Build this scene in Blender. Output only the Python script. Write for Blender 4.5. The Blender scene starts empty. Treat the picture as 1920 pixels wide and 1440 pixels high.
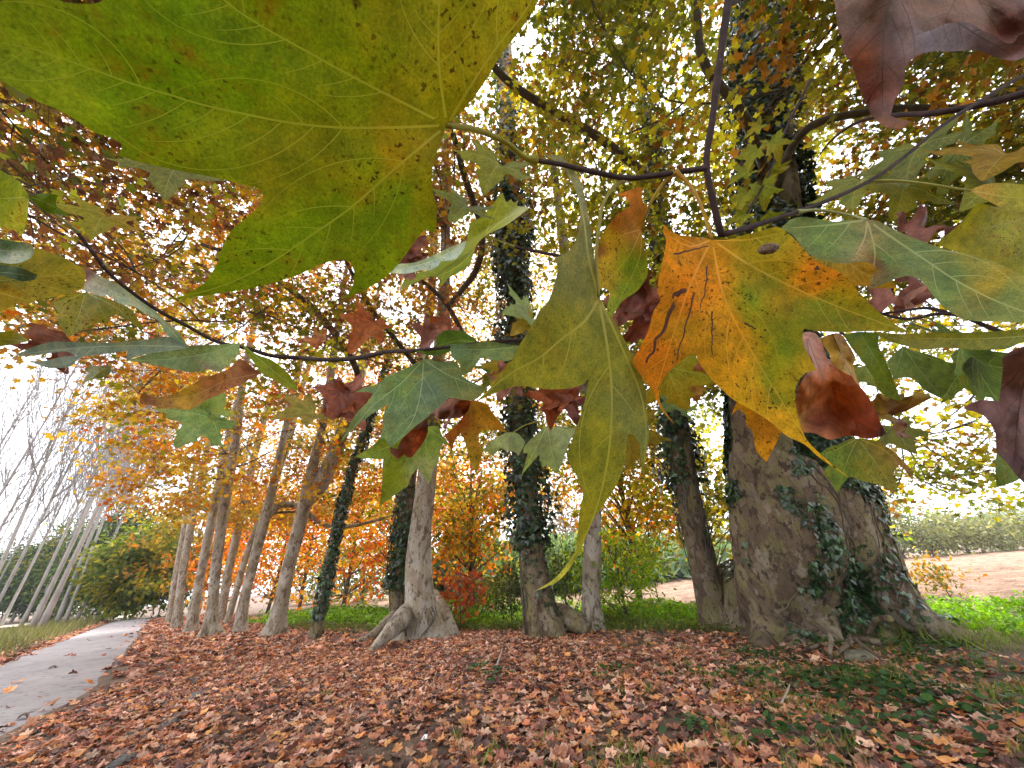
import bpy, math, random
import numpy as np
from mathutils import Vector, Matrix, noise as mnoise
from mathutils.geometry import delaunay_2d_cdt

random.seed(7)
rng = np.random.default_rng(11)
scene = bpy.context.scene
COL = scene.collection

# ------------------------------------------------------------------ camera
F, EYE, ROLL = 680.0, 1.6, math.radians(4.2)          # focal length in photo pixels (1920 wide)
PITCH = math.atan(359 / F)
FW = np.array([0, math.cos(PITCH), math.sin(PITCH)])
_r = np.array([1.0, 0, 0]); _u = np.array([0, -math.sin(PITCH), math.cos(PITCH)])
RT = _r * math.cos(ROLL) - _u * math.sin(ROLL)
UP = _r * math.sin(ROLL) + _u * math.cos(ROLL)
CAM = np.array([0, 0, EYE])
cd = bpy.data.cameras.new("camera"); cam = bpy.data.objects.new("camera", cd); COL.objects.link(cam)
cd.sensor_width = 36; cd.lens = 36 * F / 1920; cd.clip_start = 0.01; cd.clip_end = 5000
m = Matrix.Identity(4)
for i in range(3):
    m[i][0], m[i][1], m[i][2], m[i][3] = RT[i], UP[i], -FW[i], CAM[i]
cam.matrix_world = m
scene.camera = cam

# ------------------------------------------------------------------ light: overcast, sun behind the crowns
SUN_EL, SUN_AZ = math.radians(52), math.radians(6)     # azimuth from +Y towards +X
w = bpy.data.worlds.new("World"); scene.world = w; w.use_nodes = True
nt = w.node_tree; nt.nodes.clear()
out = nt.nodes.new("ShaderNodeOutputWorld"); bg = nt.nodes.new("ShaderNodeBackground")
sky = nt.nodes.new("ShaderNodeTexSky"); sky.sky_type = 'NISHITA'; sky.sun_disc = False
sky.sun_elevation = SUN_EL; sky.sun_rotation = SUN_AZ; sky.air_density = 1.0; sky.dust_density = 3.0
tc = nt.nodes.new("ShaderNodeTexCoord"); ns = nt.nodes.new("ShaderNodeTexNoise")
ns.inputs["Scale"].default_value = 2.2; ns.inputs["Detail"].default_value = 5
nt.links.new(tc.outputs["Generated"], ns.inputs["Vector"])
rp = nt.nodes.new("ShaderNodeValToRGB")
rp.color_ramp.elements[0].position = 0.25; rp.color_ramp.elements[0].color = (7.2, 7.6, 8.6, 1)
rp.color_ramp.elements[1].position = 0.75; rp.color_ramp.elements[1].color = (12.5, 12.5, 12.8, 1)
nt.links.new(ns.outputs["Fac"], rp.inputs["Fac"])
mx = nt.nodes.new("ShaderNodeMixRGB"); mx.inputs[0].default_value = 0.88
nt.links.new(sky.outputs[0], mx.inputs[1]); nt.links.new(rp.outputs[0], mx.inputs[2])
nt.links.new(mx.outputs[0], bg.inputs["Color"]); bg.inputs["Strength"].default_value = 0.11
nt.links.new(bg.outputs[0], out.inputs["Surface"])
sl = bpy.data.lights.new("sun", 'SUN'); sl.energy = 2.8; sl.angle = math.radians(14); sl.color = (1, 0.95, 0.86)
so = bpy.data.objects.new("sun", sl); COL.objects.link(so)
sd = Vector((math.sin(SUN_AZ) * math.cos(SUN_EL), math.cos(SUN_AZ) * math.cos(SUN_EL), math.sin(SUN_EL)))
so.rotation_euler = sd.to_track_quat('Z', 'Y').to_euler(); so.location = (0, 0, 40)
scene.view_settings.view_transform = 'Standard'; scene.view_settings.look = 'None'
scene.view_settings.exposure = 1.98; scene.view_settings.gamma = 1.0
cy = scene.cycles
cy.max_bounces = 8; cy.diffuse_bounces = 4; cy.glossy_bounces = 2; cy.transmission_bounces = 5
cy.transparent_max_bounces = 8; cy.use_denoising = True; cy.caustics_reflective = False; cy.caustics_refractive = False

# ------------------------------------------------------------------ projection helpers (photo pixel -> world)
def ray(x, y): return FW + RT * ((x - 960) / F) - UP * ((y - 720) / F)
def at(x, y, d): return CAM + ray(x, y) * d
def gnd(x, y, z=0.0):
    d = ray(x, y); return CAM + d * ((z - EYE) / d[2])
def unit(v): return v / (np.linalg.norm(v) + 1e-12)

# ------------------------------------------------------------------ naming helpers
def tag(o, label=None, cat=None, group=None, kind=None):
    for k, v in (("label", label), ("category", cat), ("group", group), ("kind", kind)):
        if v: o[k] = v
    return o
def empty(name, loc, label, cat, group=None):
    o = bpy.data.objects.new(name, None); COL.objects.link(o); o.location = Vector(loc); o.empty_display_size = 0.1
    return tag(o, label, cat, group)

# ------------------------------------------------------------------ mesh builder
class MB:
    def __init__(s): s.v = []; s.c = []; s.f = []; s.n = 0
    def add(s, v, faces, col=(0.5, 0.5, 0.5), mat=0, smooth=True):
        v = np.asarray(v, float).reshape(-1, 3); col = np.asarray(col, float)
        if col.ndim == 1: col = np.tile(col[:3], (len(v), 1))
        s.v.append(v); s.c.append(col[:, :3])
        for fa in (faces if isinstance(faces, list) else [faces]):
            fa = np.asarray(fa, np.int64)
            if fa.size: s.f.append((fa + s.n, mat, smooth))
        s.n += len(v)
    def build(s, name, mats, parent=None, origin=None):
        me = bpy.data.meshes.new(name)
        v = np.concatenate(s.v) if s.v else np.zeros((0, 3))
        if origin is None: origin = np.zeros(3)
        origin = np.asarray(origin, float)
        me.vertices.add(len(v)); me.vertices.foreach_set("co", (v - origin).astype(np.float32).ravel())
        nl = sum(f.size for f, _, _ in s.f); npol = sum(len(f) for f, _, _ in s.f)
        me.loops.add(nl); me.polygons.add(npol)
        me.loops.foreach_set("vertex_index", np.concatenate([f.ravel() for f, _, _ in s.f]).astype(np.int32))
        tot = np.concatenate([np.full(len(f), f.shape[1]) for f, _, _ in s.f])
        st = np.concatenate([[0], np.cumsum(tot)[:-1]])
        me.polygons.foreach_set("loop_start", st.astype(np.int32))
        me.polygons.foreach_set("material_index", np.concatenate([np.full(len(f), mi) for f, mi, _ in s.f]).astype(np.int32))
        me.polygons.foreach_set("use_smooth", np.concatenate([np.full(len(f), sm) for f, _, sm in s.f]).astype(bool))
        ca = me.color_attributes.new("Col", 'FLOAT_COLOR', 'POINT')
        c = np.concatenate(s.c); c4 = np.ones((len(c), 4), np.float32); c4[:, :3] = np.clip(c, 0, 4)
        ca.data.foreach_set("color", c4.ravel())
        me.update(calc_edges=True); me.validate()
        for mm in (mats if isinstance(mats, (list, tuple)) else [mats]): me.materials.append(mm)
        o = bpy.data.objects.new(name, me); COL.objects.link(o); o.location = Vector(origin)
        if parent is not None:
            o.parent = parent
            po = np.array(parent.location); p = parent.parent
            while p is not None: po = po + np.array(p.location); p = p.parent
            o.location = Vector(origin - po)
        return o

def tube(mb, pts, rad, sides=6, col=(0.5, 0.5, 0.5), mat=0, cap=True, warp=None):
    pts = np.asarray(pts, float); n = len(pts); rad = np.broadcast_to(np.asarray(rad, float), (n,))
    t = np.gradient(pts, axis=0); t /= np.linalg.norm(t, axis=1)[:, None] + 1e-12
    ref = np.array([1.0, 0, 0]) if abs(t[0][0]) < 0.9 else np.array([0, 1.0, 0])
    a = np.empty((n, 3)); cur = ref
    for i in range(n):
        cur = cur - t[i] * cur.dot(t[i]); cur = cur / (np.linalg.norm(cur) + 1e-12); a[i] = cur
    b = np.cross(t, a)
    th = np.arange(sides) * 2 * math.pi / sides
    R = rad[:, None] * np.ones(sides)
    if warp is not None: R = R * warp(pts, th)
    v = pts[:, None, :] + R[..., None] * (np.cos(th)[None, :, None] * a[:, None, :] + np.sin(th)[None, :, None] * b[:, None, :])
    i = np.arange(n - 1)[:, None] * sides; j = np.arange(sides)[None, :]; j2 = (j + 1) % sides
    q = np.stack([i + j, i + j2, i + sides + j2, i + sides + j], -1).reshape(-1, 4)
    fs = [q]
    vv = v.reshape(-1, 3)
    if cap:
        vv = np.vstack([vv, pts[:1], pts[-1:]]); k = n * sides
        fs.append(np.stack([j2[0], j[0], np.full(sides, k)], -1)); e = (n - 1) * sides
        fs.append(np.stack([e + j[0], e + j2[0], np.full(sides, k + 1)], -1))
    mb.add(vv, fs, col, mat)

def bez(p0, p1, p2, n=7):
    t = np.linspace(0, 1, n)[:, None]
    return (1 - t) ** 2 * p0 + 2 * t * (1 - t) * p1 + t * t * p2

_K = rng.normal(size=(14, 3)); _PH = rng.uniform(0, 6.28, 14)
def wob(p, s=1.0):
    """smooth pseudo noise of 3d points, about -1..1"""
    return np.sin((p @ _K.T) * s + _PH).sum(-1) / 5.0
def frames(nrm, ax):
    nrm = nrm / (np.linalg.norm(nrm, axis=1)[:, None] + 1e-9)
    ax = ax - nrm * (ax * nrm).sum(1)[:, None]; ax /= np.linalg.norm(ax, axis=1)[:, None] + 1e-9
    return np.cross(ax, nrm), ax, nrm

def cloud(mb, P, nrm, ax, size, tpl, col, mat=0, smooth=False):
    """many leaf-sized meshes: tpl = list of (verts, tris)"""
    P = np.asarray(P, float); n = len(P)
    if n == 0: return
    X, Y, Z = frames(nrm, ax); size = np.broadcast_to(size, (n,)); col = np.asarray(col, float)
    if col.ndim == 1: col = np.tile(col, (n, 1))
    which = rng.integers(0, len(tpl), n)
    for k, (tv, tf) in enumerate(tpl):
        ix = np.where(which == k)[0]
        if not len(ix): continue
        mv = len(tv); S = size[ix][:, None, None]
        v = P[ix][:, None, :] + S * (tv[None, :, 0:1] * X[ix][:, None] + tv[None, :, 1:2] * Y[ix][:, None] + tv[None, :, 2:3] * Z[ix][:, None])
        f = (tf[None] + (np.arange(len(ix)) * mv)[:, None, None]).reshape(-1, 3)
        mb.add(v.reshape(-1, 3), f, np.repeat(col[ix], mv, 0), mat, smooth)

def fan(poly, zf, c=(0, 0.38)):
    p = np.array(poly + [c], float); z = np.array([zf(x, y) for x, y in p])
    n = len(poly); f = np.array([(i, (i + 1) % n, n) for i in range(n)])
    return np.column_stack([p, z]), f
half = [(0.28, -0.13), (0.62, -0.05), (0.42, 0.2), (0.8, 0.55), (0.28, 0.6)]
star = [(0, 0)] + half + [(0, 1.0)] + [(-x, y) for x, y in half[::-1]]
LEAF = [fan(star, lambda x, y: 0.18 * abs(x) - 0.15 * y * y), fan(star, lambda x, y: -0.25 * abs(x) - 0.1 * y),
        fan([(x * 0.75, y) for x, y in star], lambda x, y: 0.5 * abs(x) - 0.2 * y * y),
        fan([(x * 0.9, y * 0.95) for x, y in star], lambda x, y: 0.12 * math.sin(6 * x) + 0.1 * y)]
dh = [(0.15, -0.14), (0.42, -0.16), (0.62, -0.08), (0.52, 0.14), (0.62, 0.32), (0.76, 0.54), (0.55, 0.6), (0.38, 0.6), (0.32, 0.78)]
dstar = [(0, 0)] + dh + [(0, 0.97)] + [(-x, y) for x, y in dh[::-1]]
def dryleaf(a, b, c, d):
    return fan(dstar, lambda x, y: 0.72 * (a * x * x + b * (y - 0.3) ** 2 + c * math.sin(5 * x + 3 * y + d) + 0.08 * math.sin(11 * y - 7 * x + d)), (0.02, 0.3))
DRY = [dryleaf(0.7, 0.5, 0.06, 0), dryleaf(-0.5, 0.5, 0.1, 1), dryleaf(0.9, -0.4, 0.08, 2), dryleaf(0.3, 0.9, 0.12, 3), dryleaf(-0.7, -0.5, 0.1, 4), dryleaf(0.2, 0.1, 0.14, 5)]
ivh = [(0.35, -0.12), (0.5, 0.2), (0.3, 0.35)]
IVY = [fan([(0, 0)] + ivh + [(0, 0.9)] + [(-x, y) for x, y in ivh[::-1]], lambda x, y: -0.15 * abs(x) - 0.15 * y, (0, 0.3))]
OVAL = [fan([(0, 0), (0.2, 0.2), (0.24, 0.5), (0.12, 0.82), (0, 1), (-0.12, 0.82), (-0.24, 0.5), (-0.2, 0.2)], lambda x, y: 0.3 * abs(x) - 0.25 * y * y, (0, 0.5))]
ROUND = [fan([(0.5 * math.sin(t), 0.5 - 0.5 * math.cos(t)) for t in np.arange(9) * 2 * math.pi / 9], lambda x, y: 0.15 * abs(x), (0, 0.5))]
BLADE = [(np.array([(-0.018, 0, 0), (0.018, 0, 0), (0.014, 0.5, 0.05), (-0.014, 0.5, 0.05), (0.002, 1, 0.3)]), np.array([(0, 1, 2), (0, 2, 3), (3, 2, 4)])),
         (np.array([(-0.016, 0, 0), (0.016, 0, 0), (0.012, 0.5, -0.03), (-0.012, 0.5, -0.03), (0.1, 0.95, -0.15)]), np.array([(0, 1, 2), (0, 2, 3), (3, 2, 4)]))]

# ------------------------------------------------------------------ materials
def newmat(name):
    mt = bpy.data.materials.new(name); mt.use_nodes = True; t = mt.node_tree; t.nodes.clear()
    o = t.nodes.new("ShaderNodeOutputMaterial")
    return mt, t, o
def nd(t, typ, **kw):
    n = t.nodes.new("ShaderNode" + typ)
    for k, v in kw.items():
        if k in n.inputs: n.inputs[k].default_value = v
        else: setattr(n, k, v)
    return n
def ramp(t, fac, stops):
    r = t.nodes.new("ShaderNodeValToRGB"); e = r.color_ramp.elements
    while len(e) < len(stops): e.new(0.5)
    for el, (p, c) in zip(e, stops): el.position = p; el.color = (*c, 1) if len(c) == 3 else c
    t.links.new(fac, r.inputs[0]); return r.outputs[0]
def mixc(t, fac, a, b, mode='MIX'):
    n = t.nodes.new("ShaderNodeMixRGB"); n.blend_type = mode
    for i, x in ((0, fac), (1, a), (2, b)):
        if hasattr(x, "is_linked"): t.links.new(x, n.inputs[i])
        else: n.inputs[i].default_value = x if i == 0 else (*x, 1)
    return n.outputs[0]
def leaf_mat(name, trans=0.45, rough=0.5, spec=0.3, vary=0.35, scale=9.0, tint=(1.25, 1.15, 0.7), spots=0.0, net=0.0, bump=0.0, grain=1.0):
    mt, t, o = newmat(name)
    at_ = nd(t, "Attribute", attribute_name="Col"); tcn = nd(t, "TexCoord")
    nz = nd(t, "TexNoise", Scale=scale, Detail=4.0); t.links.new(tcn.outputs["Object"], nz.inputs["Vector"])
    k = ramp(t, nz.outputs["Fac"], [(0.3, (1 - vary,) * 3), (0.7, (1 + vary,) * 3)])
    col = mixc(t, 1.0, at_.outputs["Color"], k, 'MULTIPLY')
    if net:
        n6 = nd(t, "TexNoise", Scale=700.0, Detail=3.0, Roughness=0.7); t.links.new(tcn.outputs["Object"], n6.inputs["Vector"])
        col = mixc(t, 1.0, col, ramp(t, n6.outputs["Fac"], [(0.3, (1 - 0.28 * grain,) * 3), (0.7, (1 + 0.28 * grain,) * 3)]), 'MULTIPLY')
        n7 = nd(t, "TexNoise", Scale=75.0, Detail=6.0, Roughness=0.75); t.links.new(tcn.outputs["Object"], n7.inputs["Vector"])
        col = mixc(t, 1.0, col, ramp(t, n7.outputs["Fac"], [(0.36, (1 - 0.32 * grain, 1 - 0.26 * grain, 1 - 0.2 * grain)), (0.52, (1, 1, 1)), (0.66, (1 + 0.35 * grain, 1 + 0.2 * grain, 1.0))]), 'MULTIPLY')
    if spots:
        n2 = nd(t, "TexNoise", Scale=42.0, Detail=8.0, Roughness=0.75); t.links.new(tcn.outputs["Object"], n2.inputs["Vector"])
        f = ramp(t, n2.outputs["Fac"], [(0.53, (0, 0, 0)), (0.66, (spots * 0.8,) * 3)])
        col = mixc(t, f, col, (0.23, 0.13, 0.008))
        f = ramp(t, n2.outputs["Fac"], [(0.62, (0, 0, 0)), (0.70, (spots,) * 3)])
        col = mixc(t, f, col, (0.16, 0.05, 0.006))
        n4 = nd(t, "TexNoise", Scale=330.0, Detail=3.0); t.links.new(tcn.outputs["Object"], n4.inputs["Vector"])
        n5 = nd(t, "TexNoise", Scale=20.0, Detail=3.0); t.links.new(tcn.outputs["Object"], n5.inputs["Vector"])
        g = ramp(t, n4.outputs["Fac"], [(0.60, (0, 0, 0)), (0.66, (1, 1, 1))])
        g2 = ramp(t, n5.outputs["Fac"], [(0.40, (0, 0, 0)), (0.58, (min(1, spots * 1.2),) * 3)])
        col = mixc(t, mixc(t, 1.0, g, g2, 'MULTIPLY'), col, (0.045, 0.028, 0.006))
    hgt = None
    if net:
        vo = nd(t, "TexVoronoi", feature='DISTANCE_TO_EDGE', Scale=330.0); t.links.new(tcn.outputs["Object"], vo.inputs["Vector"])
        f = ramp(t, vo.outputs["Distance"], [(0.02, (net,) * 3), (0.12, (0, 0, 0))])
        col = mixc(t, f, col, mixc(t, 1.0, col, (0.62, 0.6, 0.5), 'MULTIPLY')); hgt = vo.outputs["Distance"]
    p = nd(t, "BsdfPrincipled"); p.inputs["Roughness"].default_value = rough; p.inputs["Specular IOR Level"].default_value = spec
    t.links.new(col, p.inputs["Base Color"])
    if bump:
        bp = nd(t, "Bump"); bp.inputs["Strength"].default_value = bump; bp.inputs["Distance"].default_value = 0.002
        t.links.new(hgt if hgt is not None and net > 0.15 else (n7.outputs["Fac"] if net else nz.outputs["Fac"]), bp.inputs["Height"]); t.links.new(bp.outputs[0], p.inputs["Normal"])
    tr = nd(t, "BsdfTranslucent"); t.links.new(mixc(t, 1.0, col, tint, 'MULTIPLY'), tr.inputs["Color"])
    ms = nd(t, "MixShader"); ms.inputs[0].default_value = trans
    t.links.new(p.outputs[0], ms.inputs[1]); t.links.new(tr.outputs[0], ms.inputs[2]); t.links.new(ms.outputs[0], o.inputs["Surface"])
    return mt
def surf_mat(name, stops, plates=None, **kw):
    return surf_mat2(name, stops, plates=plates, **kw)
def surf_mat2(name, stops, scale=3.0, detail=8.0, rough=0.9, bump=0.4, bdist=0.03, stretch=(1, 1, 1), attr=0.0, extra=None, spec=0.25, plates=None):
    mt, t, o = newmat(name)
    tcn = nd(t, "TexCoord"); mp = nd(t, "Mapping"); mp.inputs["Scale"].default_value = stretch
    t.links.new(tcn.outputs["Object"], mp.inputs["Vector"])
    nz = nd(t, "TexNoise", Scale=scale, Detail=detail, Roughness=0.65); t.links.new(mp.outputs[0], nz.inputs["Vector"])
    col = ramp(t, nz.outputs["Fac"], stops)
    h = nz.outputs["Fac"]
    if plates:
        psc, cols_, amt_ = plates
        nq = nd(t, "TexNoise", Scale=psc * 1.3, Detail=4.0); t.links.new(mp.outputs[0], nq.inputs["Vector"])
        vm = nd(t, "VectorMath", operation='MULTIPLY_ADD'); t.links.new(nq.outputs["Color"], vm.inputs[0]); vm.inputs[1].default_value = (0.5 / psc * 2,) * 3; t.links.new(mp.outputs[0], vm.inputs[2])
        vo = nd(t, "TexVoronoi", Scale=psc); t.links.new(vm.outputs[0], vo.inputs["Vector"])
        sx = nd(t, "SeparateColor"); t.links.new(vo.outputs["Color"], sx.inputs[0])
        r_ = t.nodes.new("ShaderNodeValToRGB"); r_.color_ramp.interpolation = 'CONSTANT'; e = r_.color_ramp.elements
        while len(e) < len(cols_): e.new(0.5)
        for k_, el in enumerate(e): el.position = k_ / len(cols_); el.color = (*cols_[k_], 1)
        t.links.new(sx.outputs[0], r_.inputs[0]); col = mixc(t, amt_, col, mixc(t, 1.0, r_.outputs[0], ramp(t, h, [(0.3, (0.65,) * 3), (0.7, (1.35,) * 3)]), 'MULTIPLY'))
    for (sc, lo, hi, c, amt) in (extra or []):
        n2 = nd(t, "TexNoise", Scale=sc, Detail=5.0, Roughness=0.6); t.links.new(mp.outputs[0], n2.inputs["Vector"])
        f = ramp(t, n2.outputs["Fac"], [(lo, (0, 0, 0)), (hi, (amt,) * 3)])
        col = mixc(t, f, col, c)
    if attr:
        a = nd(t, "Attribute", attribute_name="Col"); col = mixc(t, attr, col, mixc(t, 1.0, a.outputs["Color"], ramp(t, h, [(0.3, (0.6,) * 3), (0.7, (1.4,) * 3)]), 'MULTIPLY'))
    p = nd(t, "BsdfPrincipled"); p.inputs["Roughness"].default_value = rough; p.inputs["Specular IOR Level"].default_value = spec
    t.links.new(col, p.inputs["Base Color"])
    n3 = nd(t, "TexNoise", Scale=scale * 4, Detail=8.0, Roughness=0.7); t.links.new(mp.outputs[0], n3.inputs["Vector"])
    bp = nd(t, "Bump"); bp.inputs["Strength"].default_value = bump; bp.inputs["Distance"].default_value = bdist
    t.links.new(n3.outputs["Fac"], bp.inputs["Height"]); t.links.new(bp.outputs[0], p.inputs["Normal"])
    t.links.new(p.outputs[0], o.inputs["Surface"])
    return mt

M_CROWN = leaf_mat("crown_leaves", trans=0.56, scale=0.8, vary=0.25)
M_IVY = leaf_mat("ivy_leaves", trans=0.15, rough=0.33, spec=0.5, scale=2.0, tint=(1, 1.1, 0.6))
M_GREEN = leaf_mat("undergrowth_leaves", trans=0.4, scale=1.5, tint=(1.2, 1.25, 0.5))
M_HERO = leaf_mat("plane_leaf_blade", trans=0.38, tint=(1.08, 1.15, 0.5), rough=0.6, spec=0.12, vary=0.22, scale=28, spots=0.35, net=0.28, bump=0.25)
M_SPOT = leaf_mat("speckled_leaf_blade", trans=0.47, tint=(1.08, 1.12, 0.5), rough=0.6, spec=0.12, vary=0.28, scale=24, spots=0.75, net=0.22, bump=0.25)
M_DRY = leaf_mat("withered_leaf_blade", trans=0.12, rough=0.65, spec=0.2, vary=0.32, scale=60, tint=(1.4, 0.9, 0.5), net=0.12, bump=0.8, grain=0.75)
M_VEIN = leaf_mat("leaf_vein", trans=0.42, rough=0.5, vary=0.1, scale=40, tint=(1.15, 1.15, 0.7))
M_SCAR = leaf_mat("leaf_scar", trans=0.1, rough=0.7, vary=0.4, scale=90)
M_LITTER = leaf_mat("fallen_leaves", trans=0.12, rough=0.6, spec=0.3, vary=0.3, scale=5, tint=(1.3, 0.9, 0.6))
M_TWIG = surf_mat("twig_bark", [(0.3, (0.018, 0.011, 0.010)), (0.7, (0.055, 0.034, 0.03))], scale=60, bump=0.4, bdist=0.002, extra=[(260, 0.66, 0.72, (0.3, 0.27, 0.24), 0.8)])
M_LIMB = surf_mat("limb_bark", [(0.3, (0.05, 0.042, 0.032)), (0.7, (0.15, 0.13, 0.10))], scale=4, bump=0.4, bdist=0.02)
M_BARK = surf_mat("pale_plane_bark", [(0.32, (0.155, 0.13, 0.10)), (0.5, (0.26, 0.225, 0.18)), (0.68, (0.37, 0.33, 0.275))], scale=2.2, stretch=(1, 1, 0.45), bump=0.8, bdist=0.05, plates=(4.5, [(0.37, 0.325, 0.25), (0.29, 0.24, 0.17), (0.46, 0.415, 0.335), (0.41, 0.36, 0.28), (0.21, 0.165, 0.115), (0.33, 0.29, 0.18)], 0.7),
                  extra=[(1.1, 0.48, 0.6, (0.17, 0.13, 0.075), 0.6), (4.2, 0.54, 0.57, (0.33, 0.30, 0.25), 0.85), (6.5, 0.57, 0.6, (0.12, 0.085, 0.055), 0.85), (15, 0.6, 0.64, (0.07, 0.05, 0.04), 0.8)])
M_BARK_OLD = surf_mat("old_plane_bark", [(0.32, (0.075, 0.052, 0.034)), (0.5, (0.145, 0.105, 0.066)), (0.68, (0.21, 0.165, 0.11))], scale=1.8, stretch=(1, 1, 0.6), bump=1.0, bdist=0.09, detail=12, plates=(3.6, [(0.15, 0.108, 0.066), (0.2, 0.155, 0.095), (0.095, 0.065, 0.042), (0.18, 0.158, 0.068), (0.26, 0.21, 0.145), (0.12, 0.086, 0.055)], 0.65),
                  extra=[(3.2, 0.54, 0.58, (0.18, 0.155, 0.065), 0.8), (7, 0.55, 0.6, (0.05, 0.032, 0.024), 0.85), (2.4, 0.6, 0.64, (0.25, 0.215, 0.16), 0.8), (18, 0.6, 0.64, (0.06, 0.042, 0.03), 0.7)])
M_STEM = surf_mat("ivy_stem_bark", [(0.3, (0.08, 0.055, 0.038)), (0.7, (0.19, 0.14, 0.10))], scale=14, bump=0.5, bdist=0.006)
M_POPLAR = surf_mat("poplar_bark", [(0.3, (0.17, 0.152, 0.135)), (0.7, (0.33, 0.30, 0.27))], scale=3, stretch=(1, 1, 0.3), bump=0.4,
                  extra=[(7, 0.6, 0.66, (0.08, 0.06, 0.05), 0.7)])
M_PTWIG = surf_mat("poplar_twigs", [(0.3, (0.13, 0.115, 0.105)), (0.7, (0.24, 0.215, 0.2))], scale=6, bump=0.2)
M_SOIL = surf_mat("verge_soil", [(0.3, (0.055, 0.035, 0.025)), (0.55, (0.12, 0.075, 0.05)), (0.75, (0.19, 0.14, 0.10))], scale=2.5, bump=0.6, bdist=0.03,
                  extra=[(40, 0.55, 0.7, (0.3, 0.27, 0.24), 0.5)])
M_FIELD = surf_mat("ploughed_soil", [(0.3, (0.14, 0.08, 0.05)), (0.5, (0.28, 0.17, 0.112)), (0.7, (0.40, 0.265, 0.185))], scale=1.6, bump=1.0, bdist=0.25, detail=12,
                  stretch=(1, 1, 1))
M_ROAD = surf_mat("old_asphalt", [(0.3, (0.205, 0.188, 0.195)), (0.7, (0.285, 0.265, 0.272))], scale=1.2, bump=0.35, bdist=0.008, detail=12, rough=0.8,
                  extra=[(0.35, 0.5, 0.7, (0.24, 0.215, 0.215), 0.6), (0.8, 0.55, 0.7, (0.10, 0.088, 0.092), 0.6), (150, 0.5, 0.75, (0.10, 0.09, 0.09), 0.7), (45, 0.58, 0.7, (0.27, 0.25, 0.25), 0.5), (5, 0.58, 0.62, (0.085, 0.075, 0.072), 0.6)])
M_KERB = surf_mat("broken_asphalt", [(0.3, (0.07, 0.068, 0.07)), (0.7, (0.17, 0.16, 0.16))], scale=6, bump=0.8, bdist=0.02)
M_PALE = surf_mat("pale_gravel", [(0.3, (0.42, 0.36, 0.26)), (0.7, (0.6, 0.53, 0.42))], scale=1.0, bump=0.2)
M_HILL = surf_mat("wooded_hill", [(0.3, (0.05, 0.07, 0.04)), (0.7, (0.09, 0.11, 0.06))], scale=0.02, bump=0.3, bdist=6)
M_WOOD = surf_mat("weathered_wood", [(0.3, (0.25, 0.22, 0.19)), (0.7, (0.5, 0.46, 0.42))], scale=12, bump=0.4, bdist=0.004)
M_STONE = surf_mat("stone", [(0.3, (0.09, 0.085, 0.055)), (0.7, (0.2, 0.18, 0.13))], scale=9, bump=0.6, bdist=0.015)
M_PAPER = surf_mat("paper", [(0.3, (0.6, 0.6, 0.66)), (0.7, (0.8, 0.8, 0.84))], scale=30, bump=0.2, bdist=0.002)
M_FENCE = surf_mat("pale_metal", [(0.3, (0.55, 0.57, 0.6)), (0.7, (0.75, 0.77, 0.8))], scale=3, bump=0.1)
M_GALL = surf_mat("gall", [(0.35, (0.06, 0.035, 0.02)), (0.65, (0.22, 0.15, 0.1))], scale=300, bump=0.6, bdist=0.001)

# ------------------------------------------------------------------ ground
SD = unit(np.array([-0.67, 0.74, 0])); ND = unit(np.array([0.74, 0.67, 0]))   # along the road / away from it
def sn(s, n, z=0.0): return SD * s + ND * n + np.array([0, 0, z])
def to_sn(p): p = np.asarray(p); return p @ SD, p @ ND
def sheet(name, poly, z, mat, kind='structure'):
    mb = MB(); v = np.array([(p[0], p[1], z) for p in poly]); mb.add(v, [np.arange(len(v))[None]], smooth=False)
    return tag(mb.build(name, mat), kind=kind)
# one undulating sheet to the horizon
def gz(x, y):
    s = -x * 0.671 + y * 0.741; n = x * 0.741 + y * 0.671
    z = 0.03 * np.sin(x * 1.1 + 0.4) * np.sin(y * 0.9) + 0.02 * np.sin(2.3 * x + 1.7 * y)
    z = z * np.clip((n + 0.2) / 1.5, 0, 1) * np.clip((40 - n) / 10, 0, 1)
    z = z + 0.10 * np.exp(-((x - 4.4) ** 2 + (y - 9.4) ** 2) / 4.5)
    return z
mb = MB()
g = np.concatenate([-np.geomspace(2500, 40, 14), np.linspace(-38, 38, 153), np.geomspace(40, 2500, 14)])
X, Y = np.meshgrid(g, g, indexing='ij'); N = len(g)
Zg = gz(X, Y) - 0.0
ii = (np.arange(N - 1)[:, None] * N + np.arange(N - 1)[None, :])
mb.add(np.stack([X, Y, Zg], -1).reshape(-1, 3), np.stack([ii, ii + N, ii + N + 1, ii + 1], -1).reshape(-1, 4))
ground = tag(mb.build("ground", M_SOIL), kind="structure")
# road: right edge line and left edge line in pixels
rR = [gnd(*p) for p in [(-120, 1490), (0, 1413), (89, 1364), (169, 1302), (240, 1240), (267, 1191), (284, 1160)]]
rL = [gnd(*p) for p in [(-420, 1340), (-200, 1290), (0, 1240), (60, 1218), (107, 1202), (170, 1180), (218, 1163)]]
near = SD * -14
mb = MB()
Rr = [rR[0] + near] + rR + [rR[-1] + SD * 14 - ND * 3]; Ll = [rL[0] + near] + rL + [rL[-1] + SD * 14 - ND * 3]
Rr = np.array(Rr); Ll = np.array(Ll); k = len(Rr)
tt = np.linspace(0, 1, 9)[None, :, None]
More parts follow.
